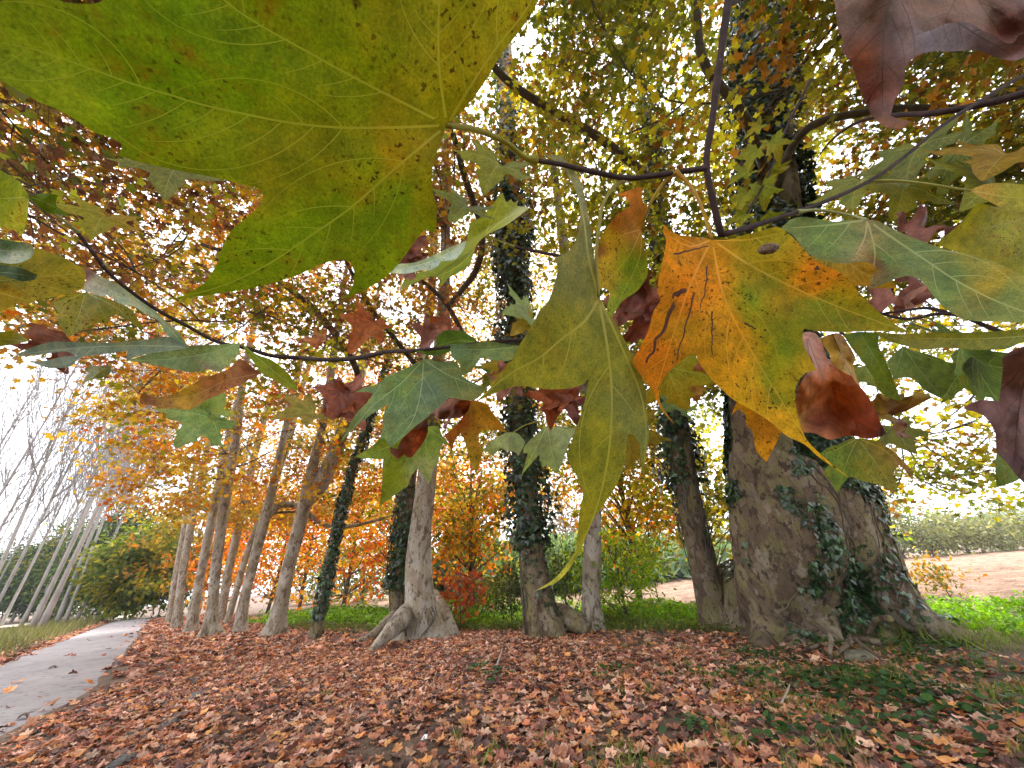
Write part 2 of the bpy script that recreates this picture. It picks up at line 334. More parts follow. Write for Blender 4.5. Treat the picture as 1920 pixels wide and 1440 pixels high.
# resample both edges to the same number of rows
def resample(p, n=80):
    d = np.concatenate([[0], np.cumsum(np.linalg.norm(np.diff(p, axis=0), axis=1))]); q = np.linspace(0, d[-1], n)
    return np.stack([np.interp(q, d, p[:, i]) for i in range(3)], 1)
A, B = resample(Rr), resample(Ll)
A = A - ND * (0.12 * wob(A, 1.3))[:, None]
Gd = A[:, None] * (1 - tt) + B[:, None] * tt
Gd[..., 2] = 0.012 + 0.05 * np.sin(np.linspace(0, 1, 9) * math.pi)[None, :]
Gd[:, 0, 2] = -0.03; Gd[:, -1, 2] = -0.03
ii = (np.arange(79)[:, None] * 9 + np.arange(8)[None, :])
mb.add(Gd.reshape(-1, 3), np.stack([ii, ii + 1, ii + 10, ii + 9], -1).reshape(-1, 4))
tag(mb.build("road", M_ROAD), kind="structure")
# pale sunlit track beyond the end of the road
pe = (Rr[-1] + Ll[-1]) / 2
pz = [pe + SD * -9 - ND * 2.0, pe + SD * -9 + ND * 2.2, pe + SD * 14 + ND * 2, pe + SD * 15 - ND * 14, pe + SD * 2 - ND * 10]
sheet("track", pz, 0.02 + 0.06, M_PALE)
# ploughed field beyond the trees
mb = MB()
gs = np.linspace(-75, 95, 171); gn = np.concatenate([np.linspace(16.0, 40, 97), np.linspace(40.5, 100, 60)])
S_, N_ = np.meshgrid(gs, gn, indexing='ij')
Pf = S_[..., None] * SD + N_[..., None] * ND
hh = 0.07 + 0.14 * wob(Pf, 1.6) * 0.6 + 0.08 * wob(Pf, 9.0) * 0.6 + 0.05 * np.sin(Pf @ np.array([2.6, 3.4, 0])) + 0.05 * wob(Pf, 4.1) * 0.6
Pf[..., 2] = hh * np.clip((N_ - 16.0) / 3, 0, 1) - 0.06 * (N_ < 16.1) + 0.02
a, b = Pf.shape[:2]; ii = (np.arange(a - 1)[:, None] * b + np.arange(b - 1)[None, :])
mb.add(Pf.reshape(-1, 3), np.stack([ii, ii + b, ii + b + 1, ii + 1], -1).reshape(-1, 4))
tag(mb.build("field", M_FIELD), kind="structure")
# distant hills
mb = MB(); az = np.linspace(math.radians(10), math.radians(100), 90)
rows = []
for q, rr in ((0, 700), (1, 900)):
    h = np.zeros_like(az) if q == 0 else 14 + 34 * np.exp(-((az - math.radians(60)) / 0.2) ** 2) + 5 * np.sin(az * 9) + 3 * np.sin(az * 31)
    rows.append(np.stack([np.sin(az) * rr, np.cos(az) * rr, h], 1))
rows.append(np.stack([np.sin(az) * 1100, np.cos(az) * 1100, np.zeros_like(az)], 1))
v = np.concatenate(rows); n = len(az); ii = (np.arange(2)[:, None] * n + np.arange(n - 1)[None, :])
mb.add(v, np.stack([ii, ii + 1, ii + n + 1, ii + n], -1).reshape(-1, 4))
tag(mb.build("hills", M_HILL), kind="structure")

# ------------------------------------------------------------------ trees
GA = "plane trees along the road"
class Tree: pass
TREES = []
def rnd(n, s=1.0): return rng.normal(size=(n, 3)) * s
def trunk_path(px, tilt=8.0, ztop=22.0, base=None):
    """px: (x, y, width) from the foot upwards; the stem leans tilt degrees towards the road side viewer"""
    b = gnd(px[0][0], px[0][1]) if base is None else base
    h = unit(np.array([b[0], b[1], 0])); nrm = unit(h * math.cos(math.radians(tilt)) + np.array([0, 0, math.sin(math.radians(tilt))]))
    P, Rd = [], []
    for (x, y, wd) in px:
        d = ray(x, y); t = (b - CAM).dot(nrm) / d.dot(nrm); p = CAM + d * t
        P.append(p); Rd.append(wd / 2 * t / F / math.sqrt(np.linalg.norm(d)))
    P = np.array(P); P[0] = b; Rd = np.array(Rd)
    dirn = unit(P[-1] - P[-2]); 
    if P[-1][2] < ztop:
        L = (ztop - P[-1][2]) / max(dirn[2], 0.5); r0 = Rd[-1]
        for q in (0.33, 0.66, 1.0):
            P = np.vstack([P, P[-1] + (dirn * 0.6 + np.array([0, 0, 0.4])) * L / 3]); Rd = np.append(Rd, r0 * (1 - 0.75 * q))
    return P, Rd
def smooth_path(P, Rd, step):
    d = np.concatenate([[0], np.cumsum(np.linalg.norm(np.diff(P, axis=0), axis=1))]); n = max(8, int(d[-1] / step))
    # catmull-rom through the points
    q = np.linspace(0, d[-1], n); out = np.empty((n, 3)); T = np.gradient(P, d, axis=0)
    for k, s in enumerate(q):
        i = min(len(d) - 2, max(0, np.searchsorted(d, s) - 1)); L = d[i + 1] - d[i]; t = (s - d[i]) / L
        h00 = 2 * t ** 3 - 3 * t * t + 1; h10 = t ** 3 - 2 * t * t + t; h01 = -2 * t ** 3 + 3 * t * t; h11 = t ** 3 - t * t
        out[k] = h00 * P[i] + h10 * L * T[i] + h01 * P[i + 1] + h11 * L * T[i + 1]
    return out, np.interp(q, d, Rd)
def stem(mb, P, Rd, step=0.25, sides=20, flare=0.0, lobes=(), rough=0.05, seed=0.0, sink=0.25, fl_h=0.45):
    p, r = smooth_path(P, Rd, step)
    p = np.vstack([p[0] - np.array([0, 0, sink]), p]); r = np.append(r[0], r)
    z0 = P[0][2]
    def warp(pts, th):
        z = np.clip(pts[:, 2] - z0, 0, None)
        W = np.ones((len(pts), len(th)))
        fl = np.exp(-z / fl_h)
        W += flare * fl[:, None] * (0.6 + 0.4 * np.cos(th * 5 + seed)[None] + 0.25 * np.cos(th * 3 + 2 * seed)[None])
        for (ang, amp, width, hh) in lobes:
            dth = (th - ang + math.pi) % (2 * math.pi) - math.pi
            W += amp * np.exp(-(dth / width) ** 2)[None] * np.exp(-(z / hh) ** 0.8)[:, None]
        q = np.stack([np.cos(th)[None] * 1.7 + 0 * z[:, None], np.sin(th)[None] * 1.7 + 0 * z[:, None], z[:, None] * 0.8 + 0 * th[None]], -1) + seed * 3.1
        W += rough * wob(q, 1.3) * 0.6 + rough * 0.6 * wob(q * 2.7, 1.0) * 0.6
        return W
    tube(mb, p, r, sides, warp=warp)
    return p, r
def fuse(o, voxel=0.06, iters=8, amp=0.0, sc=2.0):
    """melt the tubes of a trunk into one skin"""
    md = o.modifiers.new("remesh", 'REMESH'); md.mode = 'VOXEL'; md.voxel_size = voxel; md.use_smooth_shade = True
    ms = o.modifiers.new("smooth", 'SMOOTH'); ms.factor = 0.5; ms.iterations = iters
    dg = bpy.context.evaluated_depsgraph_get(); dg.update(); me = bpy.data.meshes.new_from_object(o.evaluated_get(dg)); o.modifiers.clear()
    n = len(me.vertices); co = np.empty(n * 3, np.float32); me.vertices.foreach_get("co", co); no = np.empty(n * 3, np.float32); me.vertices.foreach_get("normal", no)
    co = co.reshape(-1, 3).astype(float); no = no.reshape(-1, 3).astype(float)
    if amp:
        q = co * np.array([1, 1, 0.45]); co = co + no * (amp * (wob(q, sc) * 0.5 + 0.5 * wob(q * 2.3 + 3, sc) + 0.3 * np.abs(wob(q * 5.1, sc))))[:, None]
        me.vertices.foreach_set("co", co.astype(np.float32).ravel()); me.update()
    old = o.data; me.name = old.name; o.data = me; bpy.data.meshes.remove(old)
    if not me.materials: me.materials.append(M_BARK)
    return co, no
def pal(cols, n, jit=0.25):
    cols = np.array(cols); c = cols[rng.integers(0, len(cols), n)]
    return c * (1 + rng.uniform(-jit, jit, (n, 1))) * (1 + rng.uniform(-0.08, 0.08, (n, 3)))
IVYC = [(0.018, 0.045, 0.014), (0.03, 0.065, 0.02), (0.012, 0.03, 0.014), (0.045, 0.085, 0.028)]
def ivy(mb, p, r, z0, z1, dens, thick, ang=None, size=0.13, clump=0.6, cols=IVYC):
    seg = np.linalg.norm(np.diff(p, axis=0), axis=1); mid = (p[1:] + p[:-1]) / 2; rm = (r[1:] + r[:-1]) / 2
    ok = (mid[:, 2] > z0) & (mid[:, 2] < z1); wgt = seg * rm * ok
    if wgt.sum() == 0: return
    n = int(dens * (2 * math.pi * wgt).sum()); ix = rng.choice(len(seg), n, p=wgt / wgt.sum()); t = rng.random((n, 1))
    c = p[ix] * (1 - t) + p[ix + 1] * t; th = rng.uniform(0, 2 * math.pi, n)
    if ang is not None: th = ang[0] + rng.normal(0, ang[1], n)
    o = np.stack([np.cos(th), np.sin(th), np.zeros(n)], 1)
    lump = np.clip(0.55 + clump * wob(c * 1.5 + o * 1.2, 1.6), 0.02, 1.6)
    keep = rng.random(n) < np.clip(lump * 1.6, 0, 1); c, o, lump, ix = c[keep], o[keep], lump[keep], ix[keep]; n = len(c)
    P = c + o * (rm[ix] * 0.97 + 0.02 + thick * lump * rng.random(n) ** 0.7)[:, None]
    nr = o + rnd(n, 0.45) + np.array([0, 0, 0.35]); ax = np.array([0, 0, -1.0]) + rnd(n, 0.45)
    cloud(mb, P, nr, ax, rng.uniform(0.45, 1.5, n) * size, IVY, pal(cols, n, 0.45), smooth=False)
def vines(mb, p, r, z0, z1, count, rad=0.014, ang=None):
    for _ in range(count):
        a = rng.uniform(0, 6.28) if ang is None else rng.normal(ang[0], ang[1]); w_ = rng.uniform(-0.35, 0.35)
        sel = np.where((p[:, 2] >= z0) & (p[:, 2] <= z1))[0]
        if len(sel) < 3: continue
        sel = sel[:max(3, int(len(sel) * rng.uniform(0.5, 1)))]
        th = a + w_ * np.arange(len(sel)) * 0.35 + 0.25 * np.sin(np.arange(len(sel)) * 0.9 + a)
        q = p[sel] + np.stack([np.cos(th), np.sin(th), 0 * th], 1) * (r[sel] * 1.03 + 0.012)[:, None]
        tube(mb, q, rad * rng.uniform(0.6, 1.4), 5, cap=False)

def spray_leaves(mb, C, size, per, cols, spread=0.75, flat=0.45, low=4.2):
    """a cluster of leaves round each twig centre"""
    n = len(C) * per; c = np.repeat(C, per, 0)
    off = rnd(n, 1.0) * np.array([1, 1, flat]) * spread * 0.55
    P = c + off
    d = P - CAM; keep = np.linalg.norm(d, axis=1) > low
    P, off = P[keep], off[keep]; col = np.repeat(cols, per, 0)[keep]; n = len(P)
    col = col * rng.uniform(0.7, 1.3, (n, 1))
    nr = np.array([0, 0, 0.75]) + rnd(n, 0.5); ax = off * np.array([1, 1, 0.2]) + rnd(n, 0.4) + np.array([0, 0, -0.35])
    cloud(mb, P, nr, ax, rng.uniform(0.65, 1.2, n) * size, LEAF, col)

GOLD = [(0.42, 0.26, 0.02), (0.48, 0.33, 0.03), (0.38, 0.17, 0.015), (0.33, 0.27, 0.03)]
ORAN = [(0.45, 0.16, 0.012), (0.50, 0.22, 0.018), (0.38, 0.10, 0.01), (0.45, 0.28, 0.025), (0.30, 0.24, 0.03)]
MARO = [(0.18, 0.075, 0.04), (0.24, 0.10, 0.035), (0.14, 0.065, 0.045), (0.30, 0.16, 0.025), (0.2, 0.18, 0.035), (0.27, 0.21, 0.03)]
OLIV = [(0.15, 0.165, 0.016), (0.22, 0.21, 0.018), (0.11, 0.14, 0.018), (0.27, 0.21, 0.018), (0.28, 0.13, 0.018), (0.18, 0.19, 0.018)]
YELL = [(0.56, 0.46, 0.02), (0.46, 0.46, 0.03), (0.6, 0.4, 0.02), (0.3, 0.34, 0.03)]
def leaf_cols(C):
    """leaf colour by where the cluster hangs in the avenue: green gold over the big trees, dry maroon over the road, orange down the avenue"""
    n = len(C); s, q = to_sn(C); out_ = np.empty((n, 3)); u = rng.random(n)
    w_m = np.clip((s - 3.5) / 4, 0, 1) * np.clip((C[:, 2] - 6.5) / 3, 0, 1) * np.clip((10 - q) / 4, 0, 1)
    w_o = np.clip((s - 9) / 7, 0, 1)
    for i in range(n):
        if u[i] < w_m[i] * 0.85 * (1 - 0.55 * w_o[i]): c = MARO
        elif u[i] < w_m[i] * 0.3 + w_o[i]: c = ORAN if rng.random() < 0.6 else GOLD
        else: c = OLIV if rng.random() < 0.82 else YELL
        out_[i] = c[rng.integers(len(c))]
    return out_

def plane_tree(px, label, tilt=8, ztop=24, flare=0.5, lobes=(), mat=None, sides=20, step=0.3, group=GA, base=None, extra=None, rough=0.05, fl_h=0.45, ws=1.0, voxel=0):
    t = Tree(); P, Rd = trunk_path([(x, y, w_ * ws) for x, y, w_ in px], tilt, ztop, base); t.base = P[0].copy(); t.root = empty("plane_tree", t.base, label, "tree", group)
    mb = MB(); t.p, t.r = stem(mb, P, Rd, step, sides, flare, lobes, rough, seed=len(TREES) * 1.7, fl_h=fl_h)
    if extra: extra(mb, t)
    t.trunk = mb.build("trunk", mat or M_BARK, t.root, t.base)
    if voxel: t.co, t.no = fuse(t.trunk, voxel, 6, 0.03 if mat is None else 0.045)
    t.limbs = MB(); t.crown = MB(); t.todo = []
    TREES.append(t); return t
def limb_to(t, c, **kw): t.todo.append((np.asarray(c, float), kw))
def grow(t):
    """limbs reach the nearest clusters from the stem, farther clusters branch off those limbs"""
    nodes = []; ax = t.p[:, :2]
    def dist(c): k = int(np.argmin(np.linalg.norm(t.p - c, axis=1))); return np.linalg.norm(t.p[k] - c)
    for c, kw in sorted(t.todo, key=lambda e: dist(e[0])):
        sub, rad, per, size = kw.get("sub", 7), kw.get("rad", 1.7), kw.get("per", 26), kw.get("size", 0.18); cols, low, flat = kw.get("cols"), kw.get("low", 4.2), kw.get("flat", 0.5)
        hz = np.linalg.norm(ax - c[:2], axis=1); up = c[2] - t.p[:, 2]
        ok = (t.p[:, 2] > t.base[2] + 2.6) & (up > 0.25 * hz - 0.5) & (t.r > 0.03)
        if not ok.any(): ok = (t.p[:, 2] > t.base[2] + 2.6) & (t.r > 0.03)
        cost = np.where(ok, np.linalg.norm(t.p - c, axis=1), 1e6); k = int(np.argmin(cost)); p0 = t.p[k]; best = cost[k] if cost[k] < 1e6 else 30.0; r0 = min(t.r[k] * 0.55, 0.085)
        for q, rr in nodes:
            d = np.linalg.norm(c - q, axis=1) * 0.5 + 4.0 * (rr < 0.018); j = int(np.argmin(d))
            if d[j] < best: best = d[j]; p0 = q[j]; r0 = rr[j] * 0.75
        L = np.linalg.norm(c - p0); out_ = unit(np.array([c[0] - p0[0], c[1] - p0[1], 0.0]))
        mid = (p0 + c) / 2 + np.array([0, 0, 0.08 * L]) + rng.normal(0, 0.17 * L, 3) * np.array([1, 1, 0.6])
        main = bez(p0, mid, c, 10); rr = np.linspace(max(r0, 0.02), 0.016, 10)
        wv = 0.045 * L * np.stack([wob(main, 1.2), wob(main + 5, 1.2), wob(main + 9, 1.2)], 1); wv[0] = 0; main = main + wv
        tube(t.limbs, main, rr, 6, cap=False); nodes.append((main[3:], rr[3:]))
        C = c + rng.uniform(-1, 1, (sub, 3)) * np.array([rad, rad, rad * flat]); C[0] = main[-1]
        for q in C:
            st = main[rng.integers(4, 10)]
            br = bez(st, (st + q) / 2 + rnd(1, 0.3)[0], q, 6); tube(t.limbs, br, np.linspace(0.011, 0.004, 6), 4, cap=False)
            for _ in range(2):
                e = q + rnd(1, 0.4)[0]; tube(t.limbs, np.array([br[3], (br[3] + e) / 2 + rnd(1, 0.06)[0], e]), [0.006, 0.005, 0.003], 3, cap=False)
        cc = leaf_cols(C) if cols is None else pal(cols, len(C), 0.1)
        spray_leaves(t.crown, C, size, per, cc, low=low)
def finish(t):
    grow(t)
    if t.limbs.n: t.limbs.build("limbs", M_LIMB, t.root, t.base)
    if t.crown.n: t.crown.build("crown", M_CROWN, t.root, t.base)

# --- the big old plane at the right, with its leaning stems and buttress root
def big_extra(mb, t):
    # second grey stem rising in front of the ivy column
    P, Rd = trunk_path([(1452, 330, 20), (1453, 250, 34), (1466, 140, 38), (1480, 60, 38), (1496, -60, 36)], 3, 20, base=t.base)
    P[0] = t.p[int(len(t.p) * 0.42)]; stem(mb, P[1:], Rd[1:], 0.4, 10, rough=0.05, sink=0)
    # fluted foot: ribs and roots run down and out, melted into the stem
    def rib(px, r, sides=14):
        q = np.array([at(*p) for p in px[:-2]] + [gnd(*p) for p in px[-2:]]); q2, rr = smooth_path(q, np.array(r), 0.12); tube(mb, q2, rr, sides)
    rib([(1408, 600, 9.0), (1405, 850, 8.7), (1412, 1000, 8.3), (1418, 1100, 8.0), (1412, 1170, 0.25), (1398, 1230, -0.12)], [0.35, 0.42, 0.45, 0.42, 0.32, 0.16])
    rib([(1445, 600, 8.8), (1440, 850, 8.4), (1444, 1000, 8.0), (1446, 1100, 7.8), (1438, 1190, 0.15), (1430, 1235, -0.15)], [0.4, 0.45, 0.5, 0.48, 0.3, 0.16])
    rib([(1440, 880, 8.2), (1452, 1050, 7.8), (1440, 1175, 0.3), (1424, 1246, -0.12)], [0.35, 0.42, 0.32, 0.16])
    rib([(1478, 860, 8.2), (1490, 1050, 7.7), (1494, 1170, 0.32), (1498, 1242, -0.12)], [0.5, 0.5, 0.42, 0.18])
    rib([(1510, 880, 8.2), (1530, 1050, 7.7), (1545, 1165, 0.35), (1556, 1240, -0.12)], [0.5, 0.5, 0.36, 0.14])
    rib([(1540, 860, 8.5), (1590, 1030, 7.9), (1640, 1150, 0.35), (1668, 1225, -0.12)], [0.55, 0.55, 0.4, 0.15])
    rib([(1535, 820, 8.7), (1572, 930, 8.4), (1618, 1040, 8.0), (1672, 1118, 7.5), (1730, 1165, 7.1), (1800, 1196, 0.07), (1880, 1216, -0.08)], [0.6, 0.66, 0.62, 0.46, 0.30, 0.19, 0.09], 18)
T1 = plane_tree([(1530, 1195, 330), (1515, 1120, 285), (1500, 1040, 235), (1478, 950, 210), (1462, 850, 190), (1450, 700, 170), (1442, 500, 130), (1440, 300, 100), (1428, 120, 90), (1415, -40, 80)],
    "huge old plane tree at the right, ivy on its thick trunk and spreading root", tilt=8, ztop=26, flare=0.12, mat=M_BARK_OLD, sides=48, step=0.12, rough=0.07, extra=big_extra, voxel=0.055,
    base=gnd(1510, 1190) + np.array([0.2, 0.9, 0]))
rm_ = []
def root(px, r):
    mb = MB(); q = np.array([gnd(x, y, zz) for x, y, zz in px]); q2, rr = smooth_path(q, np.linspace(r, r * 0.45, len(q)), 0.05)
    tube(mb, q2 + np.stack([0.025 * wob(q2, 7), 0.025 * wob(q2 + 3, 7), 0 * q2[:, 0]], 1), rr, 8, warp=lambda p_, th: (1 + 0.15 * wob(p_, 14))[:, None] + 0 * th[None]); mb.build("surface_root", M_BARK_OLD, T1.root, T1.base)
root([(1500, 1150, 0.55), (1535, 1175, 0.42), (1560, 1195, 0.30), (1557, 1225, 0.12), (1550, 1248, 0.0)], 0.055)
root([(1645, 1205, 0.24), (1612, 1198, 0.26), (1585, 1212, 0.2), (1566, 1232, 0.06)], 0.06)
root([(1518, 1218, 0.12), (1540, 1207, 0.2), (1562, 1213, 0.2)], 0.03)
root([(1665, 1160, 0.6), (1640, 1166, 0.5), (1625, 1188, 0.3)], 0.05)
root([(1592, 1192, 0.36), (1640, 1228, 0.14), (1678, 1258, 0.0)], 0.032)
mb = MB(); bl = T1.base
def ivy_skin(mb, t, n, wfun, size, thick=0.04):
    """ivy leaves on the real skin of a fused trunk"""
    w_ = wfun(t.co) * (t.no @ -unit(np.array([t.base[0], t.base[1], 0])) > -0.25) * (t.co[:, 2] < 6.5) * np.clip(0.1 + 0.9 * wob(t.co, 2.3) + 0.9 * wob(t.co + 3, 5.0), 0, 1.5); w_ = np.clip(w_, 0, None); ix = rng.choice(len(w_), n, p=w_ / w_.sum())
    P = t.co[ix] + t.base + rnd(n, 0.025) + t.no[ix] * (0.012 + thick * rng.random(n))[:, None]
    cloud(mb, P, t.no[ix] + rnd(n, 0.35) + np.array([0, 0, 0.25]), np.array([0, 0, -1.0]) + rnd(n, 0.4), rng.uniform(0.45, 1.5, n) * size, IVY, pal(IVYC, n, 0.45))
side = unit(np.cross(np.array([bl[0], bl[1], 0]), np.array([0, 0, 1.0])))
def w_t1(co):
    u = co @ side; z = co[:, 2]
    return np.exp(-((u - 0.85 + 0.07 * z) / 0.62) ** 2) * (z > 0.15) * (z < 9) + 1.3 * np.clip((z - 2.4) / 0.7, 0, 1) * (z < 9) + 0.16 * (z > 0.3) * (z < 9)
ivy_skin(mb, T1, 11000, w_t1, 0.10, 0.07)
ivy(mb, T1.p, T1.r, 3.8, 6.5, 150, 0.2, size=0.12)
ivy(mb, T1.p, T1.r, 6, 24, 230, 0.6, size=0.16, clump=0.8)
mv = MB()
def skin_vines(mv, t, count, z0, z1, rad):
    fc = -unit(np.array([bl[0], bl[1], 0])); front = np.where((t.no @ fc > 0.15) & (t.co[:, 2] < 0.9) & (t.co[:, 2] > 0.2))[0]
    for _ in range(count):
        p = t.co[rng.choice(front)].copy(); pts = []; dx = rng.uniform(-0.3, 0.3)
        for k in range(int(rng.uniform(12, 34))):
            j = int(np.argmin(((t.co - p) ** 2).sum(1))); pts.append(t.co[j] + t.no[j] * 0.014 + t.base)
            dx = 0.85 * dx + rng.normal(0, 0.4); d = np.array([0, 0, 1.0]) + side * dx; d = d - t.no[j] * d.dot(t.no[j]); p = t.co[j] + unit(d) * 0.13
            if p[2] > z1: break
        if len(pts) > 5: q, r_ = smooth_path(np.array(pts), np.linspace(rad, rad * 0.6, len(pts)) * rng.uniform(0.5, 1.5), 0.05); tube(mv, q, r_, 5, cap=False)
skin_vines(mv, T1, 30, 0.3, 4.6, 0.012)
T1.ivy = mb.build("ivy", M_IVY, T1.root, T1.base); mv.build("ivy_stems", M_STEM, T1.root, T1.base)

def saddle(pts, rads):
    def f(mb, t):
        q = np.array([gnd(x, y, z) for x, y, z in pts]); q2, rr = smooth_path(q, np.array(rads), 0.08); tube(mb, q2, rr, 14)
    return f
T2 = plane_tree([(1352, 1185, 105), (1335, 1130, 86), (1318, 1060, 72), (1300, 990, 68), (1285, 920, 66), (1268, 800, 60), (1250, 650, 52), (1235, 480, 44), (1225, 300, 38)],
    "leaning plane trunk sheathed in dark ivy, growing just left of the huge old plane", ws=0.74, voxel=0.04, tilt=6, flare=0.25, mat=M_BARK_OLD, sides=26, step=0.18,
    extra=saddle([(1345, 1160, 0.25), (1372, 1130, 0.5), (1400, 1105, 0.6), (1430, 1100, 0.6)], [0.2, 0.26, 0.3, 0.3]))
mb = MB(); ivy(mb, T2.p, T2.r, 2.2, 4.0, 110, 0.10, size=0.12, clump=0.9); ivy(mb, T2.p, T2.r, 3.6, 20, 190, 0.42, size=0.15); mb.build("ivy", M_IVY, T2.root, T2.base)
mv = MB(); vines(mv, T2.p, T2.r, 1.5, 6, 14, 0.013); mv.build("ivy_stems", M_LIMB, T2.root, T2.base)

T3 = plane_tree([(1112, 1182, 54), (1108, 1120, 43), (1110, 1050, 42), (1112, 980, 40), (1110, 880, 36), (1095, 700, 28), (1060, 480, 22), (1040, 330, 19)],
    "slender bare plane trunk standing between the ivy column tree and the green bush", ws=0.85, voxel=0.04, tilt=6, flare=0.35, sides=18)
T4 = plane_tree([(1025, 1190, 118), (1010, 1130, 84), (1000, 1060, 68), (992, 980, 60), (985, 900, 58), (975, 760, 54), (968, 600, 50), (960, 450, 46), (952, 250, 42), (945, 30, 40)],
    "tall plane tree wrapped in a shaggy column of dark ivy, fourth trunk from the right", ws=0.74, voxel=0.045, tilt=9, ztop=27, flare=0.3, mat=M_BARK_OLD, sides=28, step=0.16, rough=0.08,
    extra=saddle([(1020, 1150, 0.5), (1045, 1150, 0.45), (1075, 1165, 0.3), (1105, 1180, 0.1)], [0.3, 0.3, 0.26, 0.2]))
mb = MB(); ivy(mb, T4.p, T4.r, 2.3, 12, 190, 0.62, size=0.16, clump=0.5); ivy(mb, T4.p, T4.r, 0.05, 2.6, 60, 0.12, size=0.11, clump=0.9)
ivy(mb, T4.p, T4.r, 12, 16.5, 260, 0.95, size=0.19, clump=0.3); ivy(mb, T4.p, T4.r, 16, 26, 110, 0.4, size=0.18, clump=0.7); mb.build("ivy", M_IVY, T4.root, T4.base)
mv = MB(); vines(mv, T4.p, T4.r, 0.1, 4, 16, 0.014); mv.build("ivy_stems", M_LIMB, T4.root, T4.base)

T5 = plane_tree([(795, 1196, 118), (792, 1150, 92), (787, 1100, 78), (786, 1050, 70), (790, 980, 60), (797, 920, 54), (806, 850, 46), (820, 700, 36), (832, 560, 30), (836, 420, 26), (834, 250, 22)],
    "pale plane trunk with a wide flared foot and long root, ivy on its left flank", ws=0.7, voxel=0.035, tilt=7, ztop=26, flare=0.3, sides=30, step=0.15, rough=0.045,
    lobes=((3.7, 0.9, 0.35, 0.45), (-0.6, 0.35, 0.4, 0.5)),
    extra=lambda mb, t: [tube(mb, *smooth_path(np.array([gnd(x, y, z) for x, y, z in pts]), np.array(rr), 0.08), 14) for pts, rr in (
        ([(762, 1150, 0.75), (735, 1180, 0.42), (712, 1203, 0.15), (692, 1225, -0.06)], [0.3, 0.26, 0.17, 0.08]),
        ([(752, 1140, 0.7), (720, 1172, 0.35), (690, 1195, 0.1), (655, 1212, -0.06)], [0.22, 0.18, 0.12, 0.06]),
        ([(812, 1120, 0.8), (835, 1155, 0.5), (850, 1185, 0.1), (860, 1198, -0.1)], [0.26, 0.24, 0.18, 0.1]))])
mb = MB(); ivy(mb, T5.p, T5.r, 0.2, 0.9, 14, 0.03, ang=(-1.2, 0.6), size=0.08); mb.build("ivy", M_IVY, T5.root, T5.base)
mv = MB(); vines(mv, T5.p, T5.r * 1.2, 0.1, 1.1, 5, 0.016, ang=(-1.3, 0.5)); mv.build("ivy_stems", M_LIMB, T5.root, T5.base)
T5b = plane_tree([(742, 1175, 56), (745, 1120, 46), (752, 1050, 44), (760, 960, 42), (772, 860, 36), (790, 700, 28), (808, 560, 24), (815, 420, 20)],
    "dark stem smothered in bushy ivy directly behind the flared pale trunk", ws=0.7, voxel=0, tilt=6, flare=0.3, mat=M_BARK_OLD, base=gnd(760, 1175) * 0.93)
mb = MB(); ivy(mb, T5b.p, T5b.r, 1.5, 5.3, 210, 0.42, size=0.17, clump=0.45); mb.build("ivy", M_IVY, T5b.root, T5b.base)
mv = MB(); vines(mv, T5b.p, T5b.r, 0.0, 2.2, 10, 0.014); mv.build("ivy_stems", M_LIMB, T5b.root, T5b.base)

T6 = plane_tree([(588, 1198, 34), (598, 1160, 25), (612, 1090, 24), (628, 1010, 23), (645, 940, 22), (662, 880, 20), (690, 800, 16), (715, 720, 13)],
    "thin leaning tree covered in close dark ivy, between two pale trunks", ws=0.75, voxel=0, tilt=4, ztop=14, flare=0.3, mat=M_BARK_OLD, sides=12)
mb = MB(); ivy(mb, T6.p, T6.r, 0.5, 13, 260, 0.18, size=0.13, clump=0.35); mb.build("ivy", M_IVY, T6.root, T6.base)
def fork(pts):
    def f(mb, t):
        P, Rd = trunk_path(pts, 7, 20, base=t.base); P[0] = t.p[int(np.argmin(abs(t.p[:, 2] - P[1][2] + 0.8)))]; stem(mb, P, Rd, 0.35, 12, sink=0)
    return f
T7 = plane_tree([(515, 1190, 78), (528, 1130, 58), (542, 1060, 52), (560, 990, 49), (576, 920, 46), (592, 850, 36), (606, 790, 31), (628, 650, 26), (640, 560, 20)],
    "pale plane trunk forking in two at half height, just left of the thin ivied tree", ws=0.504, voxel=0.05, tilt=7, flare=0.45, sides=22, extra=fork([(578, 960, 30), (600, 910, 30), (618, 870, 28), (645, 800, 24), (668, 730, 20), (690, 640, 16)]),
    lobes=((3.6, 0.5, 0.4, 0.4),))
T8 = plane_tree([(448, 1188, 50), (457, 1130, 40), (474, 1060, 38), (492, 990, 36), (508, 930, 33), (525, 850, 27), (545, 760, 22)],
    "pale plane trunk leaning right with a low side limb, third before the ivied thin tree", ws=0.540, voxel=0.06, tilt=7, flare=0.4, extra=fork([(508, 950, 14), (530, 945, 14), (560, 950, 12), (600, 980, 9)]))
T9 = plane_tree([(392, 1192, 64), (398, 1140, 38), (406, 1060, 36), (414, 990, 34), (424, 930, 32), (438, 850, 30), (448, 780, 27), (458, 700, 24)],
    "pale plane trunk nearest the road with a root-swollen brown foot", ws=0.576, voxel=0.06, tilt=7, flare=0.6)
T10 = plane_tree([(414, 1165, 26), (424, 1090, 26), (440, 1020, 26), (458, 940, 25), (474, 870, 22), (492, 800, 19)],
    "slim plane trunk tucked behind the stout trunk with the brown foot", ws=0.6, voxel=0, tilt=6, flare=0.3)
T11 = plane_tree([(445, 1100, 20), (470, 1020, 22), (495, 960, 22), (520, 890, 22), (540, 830, 20), (556, 770, 18)],
    "plane trunk farther back, seen between the stout trunk and the low limbed one", ws=0.6, voxel=0, tilt=5, flare=0.2, base=gnd(425, 1172))
